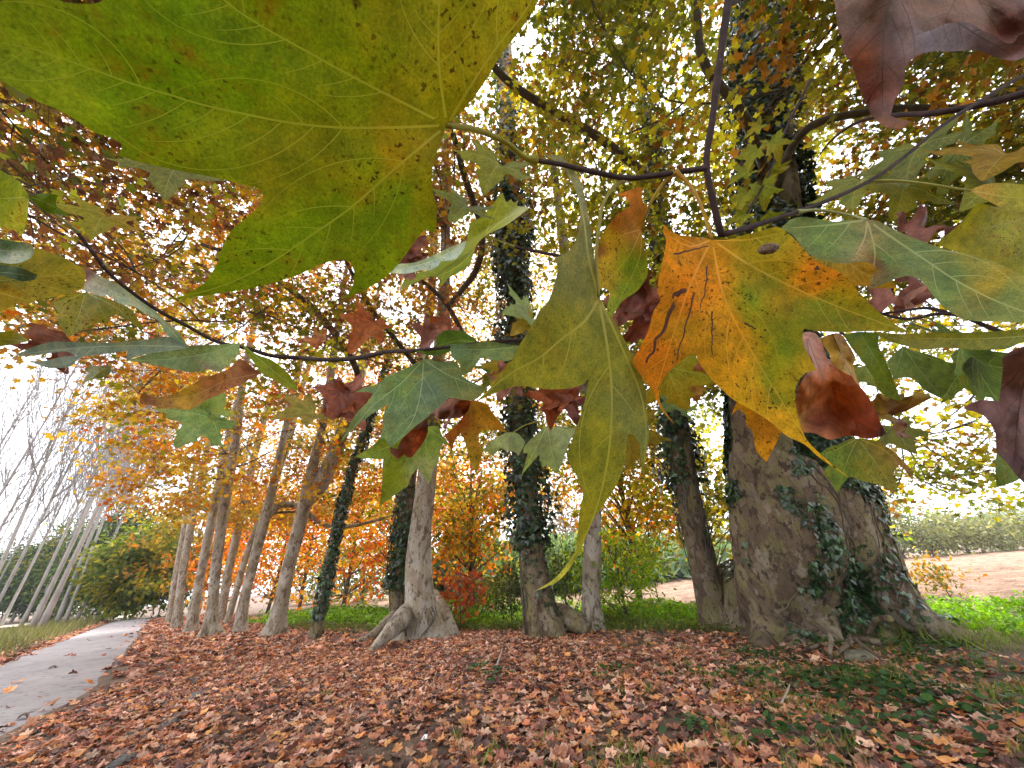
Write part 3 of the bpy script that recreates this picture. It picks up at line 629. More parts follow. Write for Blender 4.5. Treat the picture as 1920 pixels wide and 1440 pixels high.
T12 = plane_tree([(356, 1186, 46), (368, 1120, 37), (382, 1050, 35), (396, 980, 33), (410, 910, 30), (426, 830, 26)],
    "pale plane trunk just left of the stout brown footed one", ws=0.513, voxel=0.07, tilt=7, flare=0.5)
T13 = plane_tree([(330, 1178, 36), (338, 1110, 29), (348, 1040, 28), (360, 980, 26), (372, 920, 23), (386, 850, 19)],
    "second plane trunk from the far end of the avenue", ws=0.540, voxel=0, tilt=7, flare=0.45)
T14 = plane_tree([(316, 1168, 24), (324, 1110, 20), (334, 1050, 19), (345, 990, 18), (352, 940, 16)],
    "last plane trunk at the far end of the avenue", ws=0.540, voxel=0, tilt=7, flare=0.4)
T15 = plane_tree([(372, 1150, 16), (392, 1060, 17), (412, 1000, 17), (436, 930, 17), (460, 860, 15)],
    "thin plane stem half hidden in the tight clump of the avenue", ws=0.6, voxel=0, tilt=5, flare=0.3)

CANOPY = [T1, T2, T4, T5, T5b, T7, T8, T9, T12, T13, T14, T3, T10, T11]
def nearest(c, pool):
    d = [np.linalg.norm((t.base - c)[:2]) + rng.uniform(0, 2.5) for t in pool]; return pool[int(np.argmin(d))]
LS, LQ = [-14, 3, 9.4, 13.4, 17.5, 21, 28, 40], [9.8, 9.6, 9.2, 7.2, 5.4, 4.6, 2.9, 1.6]      # the line of the trunks
# canopy clusters through the avenue's volume
def proj(c):
    d = c - CAM; z = d @ FW; return 960 + F * (d @ RT) / max(z, 0.01), 720 - F * (d @ UP) / max(z, 0.01), z
cnt = 0; tries = 0; GRID = np.zeros((48, 60)); gx_, gy_ = np.meshgrid(np.arange(60) * 40 - 240, np.arange(48) * 40 - 360)   # leaf cover so far, so that no direction ends up solid
while cnt < 1000 and tries < 90000:
    tries += 1
    s = rng.uniform(-11, 42); q = rng.uniform(-9, 16); z = rng.uniform(5.6, 20)
    c = sn(s, q, z); R_ = np.linalg.norm(c - CAM)
    if R_ < 9.6: continue
    X_, Y_, dz = proj(c); vis = dz > 1 and -150 < X_ < 2070 and -200 < Y_ < 1440
    if not vis and rng.random() > 0.12: continue
    el = (z - EYE) / np.hypot(c[0], c[1])
    if s > 3 and el < 0.14 + 1.12 * max(0, -q / s): continue
    if s < 7 and z < 7.4: continue
    if s < 3 and q > 9 and z < 8.5: continue
    if rng.random() > (10.5 / R_) ** 0.8: continue
    if vis and X_ < 250 and Y_ > 650: continue
    if 330 < X_ < 720 and Y_ > 640 and q < np.interp(s, LS, LQ) + 0.3 and rng.random() < 0.75: continue
    if any(abs(X_ - xx) < ww and Y_ < yy and dz < dd for xx, ww, yy, dd in ((1445, 175, 480, 14), (955, 110, 640, 16), (838, 80, 620, 16))): continue
    far = R_ > 17
    if vis:
        rr_ = 1.45 * F / dz * (1 if not far else 1.2); disc = (gx_ - X_) ** 2 + (gy_ - Y_) ** 2 < rr_ ** 2
        if disc.any():
            if GRID[disc].mean() > (1.5 if X_ < 760 else 1.4): continue
            GRID[disc] += 0.36
    limb_to(nearest(c, CANOPY), c, sub=11 if not far else 9, per=33 if not far else 26, rad=1.7 if not far else 2.0, size=0.135 if not far else 0.175)
    cnt += 1
# gold and orange boughs hanging lower along the avenue and over the road
for k in range(85):
    s = rng.uniform(15, 38); q = rng.uniform(-3.2, 7) if s < 26 else rng.uniform(-4.5, 4); z = rng.uniform(4.6, 12)
    c = sn(s, q, z); el = (z - EYE) / np.hypot(c[0], c[1])
    if el < 0.24 + 1.2 * max(0, -q / s) - 0.10 * (q > np.interp(s, LS, LQ) + 1): continue
    X_, Y_, dz = proj(c)
    if X_ < 265 and Y_ > 640: continue
    if 300 < X_ < 720 and Y_ > 600 and q < np.interp(s, LS, LQ) + 0.5: continue
    limb_to(nearest(c, [T7, T8, T9, T12, T13, T14, T10]), c, sub=9, per=20, rad=1.8, size=0.18, cols=GOLD + ORAN + OLIV[:3])
def big_limb(t, px, r0, r1):
    q = np.array([at(*p) for p in px]); k = int(np.argmin(np.linalg.norm(t.p - q[0], axis=1))); q = np.vstack([t.p[k], q]); q2, rr = smooth_path(q, np.linspace(r0, r1, len(q)), 0.25)
    q2 = q2 + 0.05 * np.stack([wob(q2, 1.5), wob(q2 + 4, 1.5), wob(q2 + 8, 1.5)], 1); tube(t.limbs, q2, rr, 10)
big_limb(T2, [(1200, 322, 9.6), (1110, 250, 9.2), (1020, 195, 8.9), (945, 150, 8.8), (880, 60, 9)], 0.13, 0.08)
big_limb(T1, [(1395, 215, 9.5), (1330, 130, 9.2), (1312, 20, 9.4), (1305, -80, 10)], 0.14, 0.08)
big_limb(T1, [(1540, 230, 8.8), (1650, 210, 8.4), (1780, 200, 8), (1920, 160, 8)], 0.11, 0.06)
big_limb(T7, [(650, 660, 12.6), (590, 580, 11.6), (530, 530, 10.8), (455, 485, 10.2), (380, 455, 10)], 0.13, 0.05)
big_limb(T5, [(900, 420, 11.2), (870, 320, 10.4), (850, 250, 10)], 0.12, 0.08)
big_limb(T5, [(740, 640, 12.2), (690, 560, 11.4), (640, 470, 10.8)], 0.1, 0.05)
big_limb(T4, [(880, 640, 11.8), (830, 560, 11.2), (760, 500, 10.6), (690, 470, 10)], 0.1, 0.04)
# drooping branch hanging beyond the big trunk at the right
for (x, y, d) in [(1700, 800, 9.5), (1780, 860, 9.5), (1830, 790, 9), (1740, 900, 10), (1860, 880, 9.5), (1680, 730, 9), (1660, 930, 11), (1880, 700, 9), (1610, 870, 12), (1790, 930, 9.5), (1900, 800, 10), (1700, 620, 11), (1800, 600, 11), (1900, 620, 11), (1760, 660, 12), (1860, 640, 12.5), (1660, 680, 12), (1930, 720, 11), (1950, 560, 11)]:
    limb_to(T1, at(x, y, d), sub=8, rad=1.2, per=20, size=0.15, cols=YELL + OLIV, flat=0.3)
for t in TREES: finish(t)

# --- smaller plane trees behind the avenue with low hanging crowns
GB = "autumn trees behind the avenue"
def crown_tree(name, base, label, cols, h, zc, rad, sprays, per, size, cat="tree", group=None, trunk_r=0.16, lean=(0, 0), low=4.2, mat=None, bark=None, tw=0.55, flat=0.8, shape=OVAL):
    root = empty(name, base, label, cat, group); b = np.asarray(base, float)
    mb = MB(); top = b + np.array([lean[0], lean[1], h])
    pth = bez(b - np.array([0, 0, 0.2]), (b + top) / 2 + rnd(1, 0.05 * h)[0], top, 10)
    tube(mb, pth, np.linspace(trunk_r, trunk_r * 0.25, 10), 10)
    d = rnd(sprays); d /= np.linalg.norm(d, axis=1)[:, None]
    C = b + np.array([lean[0] * 0.6, lean[1] * 0.6, zc]) + d * np.array([rad[0], rad[0], rad[1]]) * (rng.uniform(0.25, 1.0, (sprays, 1)) ** 0.6)
    C += (0.18 * rad[0] * wob(C, 0.9))[:, None] * d
    C[:, 2] = np.maximum(C[:, 2], b[2] + 0.35)
    for q in C[::3]:
        st = pth[int(np.clip((q[2] - b[2]) / h * 8, 2, 9)) - 1]
        tube(mb, bez(st, (st + q) / 2 + rnd(1, 0.15)[0], q, 5), np.linspace(trunk_r * 0.3, 0.01, 5), 4, cap=False)
    mb.build("trunk", bark or M_LIMB, root, b)
    mc = MB(); n = sprays * per; c = np.repeat(C, per, 0); off = rnd(n) * np.array([1, 1, 0.7]) * tw; P = c + off
    P[:, 2] = np.maximum(P[:, 2], b[2] + 0.1)
    col = np.repeat(pal(cols, sprays, 0.15), per, 0) * rng.uniform(0.7, 1.3, (n, 1))
    mix_ = rng.random(n) < 0.25; col[mix_] = pal(cols, int(mix_.sum()))
    cloud(mc, P, np.array([0, 0, 0.6]) + rnd(n, 0.6), off + rnd(n, 0.4) + np.array([0, 0, -0.3]), rng.uniform(0.65, 1.25, n) * size, shape, col)
    mc.build("crown", mat or M_CROWN, root, b)
    return root
DKG = [(0.10, 0.12, 0.02), (0.16, 0.16, 0.02)]
FIRE = [(0.72, 0.21, 0.012), (0.78, 0.33, 0.018), (0.66, 0.13, 0.014), (0.74, 0.45, 0.025), (0.76, 0.27, 0.012)]
crown_tree("plane_tree", gnd(640, 1150), "glowing orange plane with low hanging leaves behind the thin ivied tree", FIRE + YELL[:2], 10, 5.2, (5.2, 4.8), 150, 24, 0.21, group=GB, shape=LEAF)
crown_tree("plane_tree", gnd(500, 1150), "fiery orange young plane between the forked trunk and the leaning one", FIRE + GOLD, 11, 6.2, (5.6, 5.6), 150, 24, 0.23, group=GB, shape=LEAF)
crown_tree("plane_tree", gnd(750, 1150), "gold and orange plane just right of the flared pale trunk's ivy", FIRE + YELL, 10, 5.6, (4.6, 5.0), 115, 24, 0.22, group=GB, shape=LEAF)
crown_tree("plane_tree", gnd(888, 1150), "yellow and orange plane seen between flared trunk and ivy column", YELL + FIRE + OLIV, 9, 5.0, (3.3, 3.4), 150, 22, 0.2, group=GB, shape=LEAF, low=3)
crown_tree("plane_tree", gnd(1200, 1142), "bright yellow plane with hanging branches left of the leaning ivied trunk", YELL + FIRE[:2] + GOLD, 9, 5.0, (2.8, 3.0), 130, 22, 0.19, group=GB, shape=LEAF)
crown_tree("plane_tree", gnd(1345, 1132), "lime yellow leafy tree in the gap beside the huge trunk", YELL + OLIV, 9, 5.0, (2.6, 3.4), 120, 22, 0.2, group=GB, shape=LEAF)
crown_tree("plane_tree", gnd(330, 1158), "olive and gold plane crown closing the far end of the avenue", GOLD + OLIV + DKG, 15, 8, (7, 7), 190, 22, 0.34, group=GB, shape=LEAF)
crown_tree("plane_tree", gnd(560, 1146), "tall amber plane farther back behind the forked trunk", FIRE + GOLD, 14, 9, (6, 6.5), 130, 24, 0.26, group=GB, shape=LEAF)
crown_tree("plane_tree", gnd(420, 1153), "orange and gold plane behind the low limbed avenue trunk", FIRE + ORAN, 13, 7.5, (6, 7), 130, 24, 0.28, group=GB, shape=LEAF)
crown_tree("plane_tree", gnd(800, 1128), "tall yellow plane high behind the flared trunk", YELL + FIRE, 14, 10, (5, 5), 130, 24, 0.25, group=GB, shape=LEAF)
# shrubs and saplings along the field edge
GS = "shrubs along the field edge"
LIME = [(0.2, 0.36, 0.02), (0.28, 0.42, 0.02), (0.13, 0.24, 0.02), (0.38, 0.42, 0.025)]
crown_tree("shrub", gnd(1180, 1170), "bright green bush right of the slender bare trunk", LIME, 2.6, 1.7, (1.5, 1.25), 90, 22, 0.16, "shrub", GS, trunk_r=0.05, tw=0.3)
crown_tree("shrub", gnd(1065, 1165), "dark green bush behind the saddle root of the ivy column", [(0.06, 0.10, 0.015), (0.1, 0.15, 0.02)], 2.2, 1.5, (0.9, 1.1), 45, 20, 0.14, "shrub", GS, trunk_r=0.04, tw=0.3)
crown_tree("sapling", gnd(1243, 1150), "yellow green sapling with a thin dark stem in front of the ploughed field", LIME + YELL, 2.4, 1.9, (0.8, 0.7), 22, 14, 0.15, "sapling", GS, trunk_r=0.025, tw=0.25)
crown_tree("sapling", gnd(865, 1180), "sapling with dark red leaves between flared trunk and ivy column", [(0.28, 0.04, 0.015), (0.36, 0.07, 0.015), (0.4, 0.14, 0.02)], 2.6, 1.3, (1.3, 0.95), 34, 9, 0.15, "sapling", GS, trunk_r=0.025, tw=0.25, shape=LEAF)
crown_tree("shrub", gnd(905, 1165), "tangled olive green shrub at the left foot of the ivy column", [(0.09, 0.11, 0.02), (0.16, 0.2, 0.025), (0.3, 0.3, 0.03)], 2, 1.1, (1.5, 0.8), 60, 18, 0.13, "shrub", GS, trunk_r=0.03, tw=0.3)
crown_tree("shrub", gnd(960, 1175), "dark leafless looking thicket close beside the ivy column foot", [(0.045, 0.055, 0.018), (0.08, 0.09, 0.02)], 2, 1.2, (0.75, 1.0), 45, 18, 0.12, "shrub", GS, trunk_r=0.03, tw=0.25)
crown_tree("sapling", gnd(1660, 1130), "small yellow leaved sapling bending beside the buttress root", YELL + LIME, 2.2, 1.7, (1.2, 0.8), 24, 9, 0.16, "sapling", GS, trunk_r=0.022, lean=(0.5, -0.1), tw=0.25)
crown_tree("shrub", gnd(1790, 1130), "orange tinged low shrub in front of the field at far right", [(0.4, 0.14, 0.02), (0.25, 0.2, 0.03), (0.12, 0.15, 0.03), (0.45, 0.25, 0.03)], 1.2, 0.75, (0.8, 0.5), 26, 14, 0.14, "shrub", GS, trunk_r=0.02, tw=0.2)
crown_tree("shrub", gnd(1690, 1120), "yellow green weedy shrub rising behind the buttress root", YELL + LIME, 1.0, 0.55, (0.7, 0.4), 26, 14, 0.11, "shrub", GS, trunk_r=0.02, tw=0.2)

# undergrowth: nettles and ground elder behind the trees
mb = MB()
def undergrowth(n, s0, s1, n0, n1, h, cols, size, tpl=OVAL):
    s = rng.uniform(s0, s1, n); q = rng.uniform(0, 1, n); q = np.interp(s, LS, LQ) + n0 + (n1 - n0) * q; P = s[:, None] * SD + q[:, None] * ND
    lump = np.clip(0.6 + 0.55 * wob(P, 1.3) + 0.35 * wob(P + 2, 3.4), 0.1, 1.6); P[:, 2] = h * lump * rng.random(n) ** 0.6 + 0.03
    cloud(mb, P, np.array([0, 0, 0.8]) + rnd(n, 0.5), rnd(n, 0.8) + np.array([0, 0, -0.3]), rng.uniform(0.6, 1.3, n) * size, tpl, pal(cols, n))
BRIGHT = [(0.17, 0.36, 0.014), (0.22, 0.42, 0.016), (0.13, 0.28, 0.016), (0.27, 0.45, 0.02)]
undergrowth(16000, -13.5, 2.2, 1.9, 6.8, 0.5, BRIGHT, 0.12)
undergrowth(15000, 2, 14, 2.2, 6.6, 0.42, BRIGHT + LIME, 0.13)
undergrowth(14000, 13, 34, 2.4, 8.5, 0.6, BRIGHT + [(0.07, 0.16, 0.015)], 0.16)
tag(mb.build("undergrowth", M_GREEN), kind="stuff")
mb = MB()
undergrowth(5000, 4, 24, 0.6, 2.4, 0.25, [(0.10, 0.12, 0.02), (0.16, 0.16, 0.03), (0.07, 0.12, 0.02)], 0.10)
n = 7000; s = rng.uniform(-9, 14, n); q = np.interp(s, LS, LQ) + rng.uniform(0.9, 2.8, n); P = s[:, None] * SD + q[:, None] * ND
cloud(mb, P, rnd(n, 0.6) + np.array([0, -0.6, 0.2]), np.array([0, 0, 1.0]) + rnd(n, 0.35), rng.uniform(0.15, 0.45, n), BLADE, pal([(0.14, 0.2, 0.02), (0.2, 0.22, 0.04), (0.1, 0.15, 0.02)], n))
# left roadside verge
n = 9000; s = rng.uniform(18, 75, n); q = rng.uniform(-9.5, -4.0, n); P = s[:, None] * SD + q[:, None] * ND
cloud(mb, P, rnd(n, 0.6) + np.array([0.5, -0.5, 0.2]), np.array([0, 0, 1.0]) + rnd(n, 0.4), rng.uniform(0.4, 1.0, n), BLADE, pal([(0.10, 0.11, 0.035), (0.17, 0.145, 0.06), (0.06, 0.085, 0.02), (0.22, 0.19, 0.1)], n))
tag(mb.build("grass", M_GREEN), kind="stuff")

# --- poplars on the far side of the road: bare, pale, fastigiate
GP = "bare poplars left of the road"
def make_poplar(h, seed):
    r_ = np.random.default_rng(seed); mb = MB(); br = MB()
    pth = np.array([(0.12 * math.sin(z * 0.25 + seed), 0.12 * math.cos(z * 0.2), z) for z in np.linspace(-0.2, h, 26)]); pth[:, :2] -= pth[1, :2]
    rad = np.linspace(0.115, 0.02, 26); rad[:2] *= 1.25
    tube(mb, pth, rad, 8)
    for _ in range(58):
        k = r_.integers(7, 25); p0 = pth[k]; a = r_.uniform(0, 6.28); L = r_.uniform(0.18, 0.34) * h * (1.1 - 0.5 * k / 25)
        up = r_.uniform(1.5, 3.2); d = unit(np.array([math.cos(a), math.sin(a), up])); e = p0 + d * L
        q = bez(p0, p0 + d * L * 0.5 + np.array([math.cos(a), math.sin(a), -0.3]) * 0.08 * L, e + np.array([0, 0, 0.12 * L]), 6)
        tube(br, q, np.linspace(max(0.022, rad[k] * 0.36), 0.011, 6), 4, cap=False)
        for _ in range(5):
            st = q[r_.integers(1, 6)]; d2 = unit(d + r_.normal(0, 0.3, 3)); L2 = L * r_.uniform(0.2, 0.45)
            tube(br, np.array([st, st + d2 * L2 * 0.5 + r_.normal(0, 0.04, 3), st + d2 * L2 + np.array([0, 0, 0.1])]), [0.013, 0.011, 0.008], 3, cap=False)
    return mb, br
protos = []
pop_px = [(0, 1176), (36, 1180), (56, 1186), (72, 1188), (104, 1174), (118, 1174), (141, 1170), (20, 1168), (88, 1171), (128, 1164), (152, 1163), (-60, 1190), (-110, 1186), (-30, 1184), (-160, 1196), (-90, 1176), (60, 1168), (165, 1160), (-200, 1188), (-45, 1174), (-240, 1200), (-150, 1176), (8, 1163), (44, 1163), (76, 1163), (110, 1160), (-20, 1163), (-60, 1164), (-120, 1166), (-200, 1172), (-300, 1190), (-350, 1205), (180, 1158), (135, 1158)]
PL = {0: "bare pale poplar at the left edge of the photo", 6: "bare pale poplar nearest the end of the road", 3: "bare pale poplar closest to the road, third from the left edge"}
for i, p in enumerate(pop_px):
    b = gnd(*p); lab = PL.get(i, "bare pale trunked poplar in the row left of the road")
    root = empty("poplar_tree", b, lab, "tree", GP)
    if i < 4:
        mbp, brp = make_poplar(26, 20 + i); protos.append((mbp.build("trunk", M_POPLAR, root, np.zeros(3)), brp.build("branches", M_PTWIG, root, np.zeros(3))))
        for o in protos[-1]: o.location = (0, 0, 0)
    else:
        for o in protos[i % 4]:
            c = o.copy(); COL.objects.link(c); c.parent = root; c.location = (0, 0, 0)
    root.rotation_euler = (rng.uniform(-0.03, 0.03), rng.uniform(-0.02, 0.05), rng.uniform(0, 6.28)); s = rng.uniform(1.35, 1.75); root.scale = (s, s, s)
# dark trees and bushes behind the poplars
GD = "dark trees behind the poplars"
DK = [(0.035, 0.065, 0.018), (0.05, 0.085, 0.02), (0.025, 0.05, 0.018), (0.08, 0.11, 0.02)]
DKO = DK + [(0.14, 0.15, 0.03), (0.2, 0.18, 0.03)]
for (x, y, lab, cols, h, zc, rad) in [
    (232, 1163, "yellow green broad tree leaning over the end of the road", [(0.10, 0.14, 0.012), (0.15, 0.18, 0.016), (0.05, 0.09, 0.016), (0.24, 0.22, 0.02)], 9, 4.6, (4.0, 3.8)),
    (196, 1162, "dark green tree just left of the yellow green one at the road's end", DK, 12, 6.0, (4.5, 5.6)),
    (150, 1160, "dark bushy tree behind the last poplars", DK, 13, 6.5, (5, 6)),
    (100, 1162, "tall olive tree crown behind the middle poplars", DKO, 15, 8, (5.5, 7)),
    (50, 1165, "wide dark green tree behind the third and fourth poplars", DK, 12, 5.5, (6, 5.2)),
    (0, 1166, "dark olive tree at the left edge behind the poplars", DKO, 14, 7, (6, 6.5)),
    (-60, 1172, "dark evergreen tree beyond the left edge poplars", DK, 12, 5.5, (6, 5.2))]:
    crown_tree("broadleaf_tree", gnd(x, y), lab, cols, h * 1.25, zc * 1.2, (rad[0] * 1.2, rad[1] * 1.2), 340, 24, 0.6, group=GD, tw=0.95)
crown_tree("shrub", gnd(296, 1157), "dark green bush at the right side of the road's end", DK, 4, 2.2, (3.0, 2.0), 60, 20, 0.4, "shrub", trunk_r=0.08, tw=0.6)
# things at the end of the road
b = gnd(252, 1153); root = empty("utility_pole", b, "thin pale leaning pole at the end of the road", "pole")
mb = MB(); tube(mb, np.array([b, b + np.array([0.7, 0, 5.0])]), [0.13, 0.09], 8); mb.build("post", M_FENCE, root, b)
mb = MB(); tube(mb, np.array([b + np.array([0.1, -0.2, 4.6]), b + np.array([1.2, 0.2, 4.6])]), 0.05, 6); mb.build("crossarm", M_FENCE, root, b)
b = gnd(245, 1147); root = empty("greenhouse", b, "low pale greenhouse roof beyond the end of the road", "greenhouse")
mb = MB(); ax = unit(np.array([0.75, 0.65, 0])); dp = unit(np.array([-0.65, 0.75, 0]))
th = np.linspace(0, math.pi, 9)
v = np.array([[b + ax * a_ + dp * (2.4 * math.cos(t)) + np.array([0, 0, 0.9 + 0.9 * math.sin(t)]) for t in th] for a_ in np.linspace(-9, 9, 13)])
ii = (np.arange(12)[:, None] * 9 + np.arange(8)[None, :]); mb.add(v.reshape(-1, 3), np.stack([ii, ii + 1, ii + 10, ii + 9], -1).reshape(-1, 4)); mb.build("roof", M_FENCE, root, b)
mb = MB()
for a_ in np.linspace(-9, 9, 7):
    for sg in (-2.4, 2.4): q = b + ax * a_ + dp * sg; tube(mb, np.array([q, q + np.array([0, 0, 0.95])]), 0.04, 6)
mb.build("frame", M_FENCE, root, b)

# --- far side of the field: reeds, trees
mb = MB()
def reeds(n, pxs, spread, h, cols):
    c = np.array([gnd(x, y) for x, y in pxs]); ix = rng.integers(0, len(c), n); P = c[ix] + rnd(n, spread) * np.array([1, 1, 0]); P[:, 2] = rng.uniform(0, 0.5 * h, n)
    cloud(mb, P, rnd(n, 0.6) + np.array([0, -0.5, 0.1]), np.array([0.1, 0, 1.0]) + rnd(n, 0.3), rng.uniform(0.5, 1.0, n) * h * 0.9, [(t[0] * np.array([5, 1, 1]), t[1]) for t in BLADE], pal(cols, n))
reeds(9000, [(860, 1124), (900, 1122), (940, 1120), (980, 1118), (1020, 1115), (1060, 1110), (1100, 1106), (1140, 1100), (1180, 1097), (1215, 1092), (1250, 1088), (1300, 1080), (1345, 1074), (1390, 1068)], 2.0, 4.2, [(0.10, 0.16, 0.09), (0.15, 0.22, 0.13), (0.08, 0.13, 0.08), (0.2, 0.25, 0.16)])
tag(mb.build("reeds", M_GREEN), kind="stuff")
GF = "far trees across the field"
FARC = [(0.12, 0.16, 0.075), (0.17, 0.20, 0.09), (0.10, 0.135, 0.075), (0.2, 0.21, 0.1)]
for (x, y, lab, cols, h, zc, rad) in [
    (600, 1131, "blue green far tree between the forked trunk and thin ivied tree", FARC, 9, 4, (5, 4)),
    (680, 1129, "far green tree across the field left of the flared trunk", FARC, 9, 4, (5, 4)),
    (875, 1112, "grey green tall far tree right of the flared trunk", FARC, 13, 7.5, (3.4, 5.5)),
    (905, 1110, "small dark round far tree behind the reeds", [(0.04, 0.06, 0.04)], 8, 4.5, (2.0, 2.8)),
    (1070, 1095, "pale bare looking far tree behind the slender trunk", [(0.16, 0.13, 0.11), (0.2, 0.17, 0.13)], 14, 8, (4, 5)),
    (1180, 1085, "rounded grey far tree behind the yellow hanging leaves", FARC, 13, 7, (5, 5.5)),
    (1280, 1078, "far olive tree left of the leaning ivied trunk", FARC + [(0.18, 0.17, 0.05)], 14, 8, (5, 6)),
    (1380, 1066, "far bushy tree in the gap left of the huge trunk", FARC, 12, 6, (6, 5)),
    (1640, 1050, "tall hazy far tree right of the huge trunk", FARC + [(0.15, 0.17, 0.08)], 13, 7, (5.5, 6)),
    (1700, 1050, "hazy far tree where the field's hedge begins", FARC + [(0.16, 0.16, 0.08)], 10, 5, (5.5, 4.5)),
    (1755, 1045, "low pale olive far bush in the field's hedge", [(0.25, 0.25, 0.12), (0.2, 0.22, 0.1), (0.16, 0.18, 0.09)], 6, 3, (5, 2.7)),
    (1820, 1040, "broad olive far bush at the end of the field", [(0.25, 0.25, 0.12), (0.2, 0.22, 0.1), (0.16, 0.18, 0.09)], 6, 3.2, (6, 2.8)),
    (1885, 1035, "far olive bush at the right edge of the photo", [(0.23, 0.24, 0.11), (0.19, 0.21, 0.1)], 6, 3.0, (6, 2.8)),
    (1950, 1030, "dark far tree beyond the right edge bush", FARC, 8, 4, (6, 3.6))]:
    crown_tree("broadleaf_tree" if h > 7 else "shrub", gnd(x, y), lab, cols, h, zc, rad, 130, 18, 0.5, cat="tree" if h > 7 else "shrub", group=GF, tw=0.8)

# ------------------------------------------------------------------ fallen leaves and ground plants
LIT = [(0.27, 0.105, 0.06), (0.35, 0.155, 0.09), (0.20, 0.07, 0.045), (0.43, 0.24, 0.16), (0.32, 0.115, 0.05), (0.11, 0.05, 0.04), (0.42, 0.175, 0.06), (0.07, 0.038, 0.03), (0.36, 0.2, 0.14)]
def scatter(n, s0, s1, n0, n1, dens):
    s = rng.uniform(s0, s1, n); q = rng.uniform(n0, n1, n); P = s[:, None] * SD + q[:, None] * ND
    k = rng.random(n) < dens(P, s, q); P = P[k]; P[:, 2] = gz(P[:, 0], P[:, 1]); return P
def road_right_n(s):   # n of the road's right edge at station s
    ss, qq = to_sn(A); return np.interp(s, ss, qq)
def litdens(P, s, q):
    e = q - road_right_n(s)
    d = np.maximum(np.clip(e / 0.8 + 0.35, 0, 1), 0.13 * np.exp(-np.abs(e) / 0.45))
    green = np.clip((0.55 + wob(P, 1.5)) , 0, 1) * np.clip((3.5 - s) / 4, 0, 1) * np.clip((q - 2.0) / 2, 0, 1)
    d = d * (1 - 0.45 * green) * np.clip((10.4 - q) / 2.0, 0, 1) * np.clip(1.15 + 0.55 * wob(P, 1.1) + 0.3 * wob(P + 4, 3.0), 0.25, 1)
    return d
mb = MB()
near_leaves = None
P1 = scatter(64000, -9, 14, -2.0, 10.5, litdens)
P2 = scatter(16000, 14, 60, -1.0, 6.5, litdens)
P3 = scatter(5000, 15, 70, -8, -3.3, lambda P, s, q: np.exp(-((q + 4.2) / 0.8) ** 2))
depth = (P1 - CAM) @ FW; px_x = (P1 - CAM) @ RT / np.maximum(depth, 0.1) * F + 960; px_y = 720 - (P1 - CAM) @ UP / np.maximum(depth, 0.1) * F
seen = (depth > 0.5) & (px_x > 10) & (px_x < 1910) & (px_y < 1432)
order = np.argsort(np.where(seen, depth, 1e9))[:290]
mask = np.zeros(len(P1), bool); mask[order] = True
def lay(P, size, up=0.035):
    n = len(P); P = P + np.array([0, 0, 1.0]) * (0.012 + up * rng.random(n))[:, None]
    cloud(mb, P, np.array([0, 0, 1.0]) + rnd(n, 0.21), rnd(n, 1.0) * np.array([1, 1, 0.05]), rng.uniform(0.45, 1.3, n) * size, DRY, pal(LIT, n, 0.35) * np.array([1.36, 1.46, 1.5]))
lay(P1[~mask], 0.092); lay(P2, 0.17); lay(P3, 0.2)
tag(mb.build("leaf_litter", M_LITTER), kind="stuff")
# the fallen leaves nearest the camera, one object each
lm = []
for k in range(18):
    mb = MB(); tv, tf = DRY[k % 6]; mb.add(tv, tf, np.array(LIT[k % 9]) * rng.uniform(0.75, 1.25) * np.array([1.36, 1.46, 1.5]), smooth=False)
    me = mb.build("fallen_leaf", M_LITTER); lm.append(me.data); bpy.data.objects.remove(me)
def fallen(p, size, lab, grp):
    o = bpy.data.objects.new("fallen_leaf", lm[random.randrange(18)]); COL.objects.link(o)
    o.location = (p[0], p[1], p[2] + 0.02 + 0.03 * random.random()); o.rotation_euler = (random.gauss(0, 0.25), random.gauss(0, 0.25), random.uniform(0, 6.28)); o.scale = (size,) * 3
    tag(o, lab, "leaf", grp)
for ix in order: fallen(P1[ix], 0.105 * random.uniform(0.55, 1.3), "curled reddish brown fallen plane leaf in the leaf carpet nearest the camera", "fallen leaves in the foreground carpet")
for (x, y) in [(30, 1282), (133, 1231), (97, 1254), (142, 1266), (38, 1344), (170, 1284), (89, 1327), (66, 1360), (210, 1195), (165, 1202), (255, 1200), (180, 1325), (215, 1250), (232, 1176), (8, 1300), (130, 1229)]:
    q = gnd(x, y, 0.05); fallen(q, 0.17, "single dry leaf lying on the grey road", "dry leaves scattered on the road")
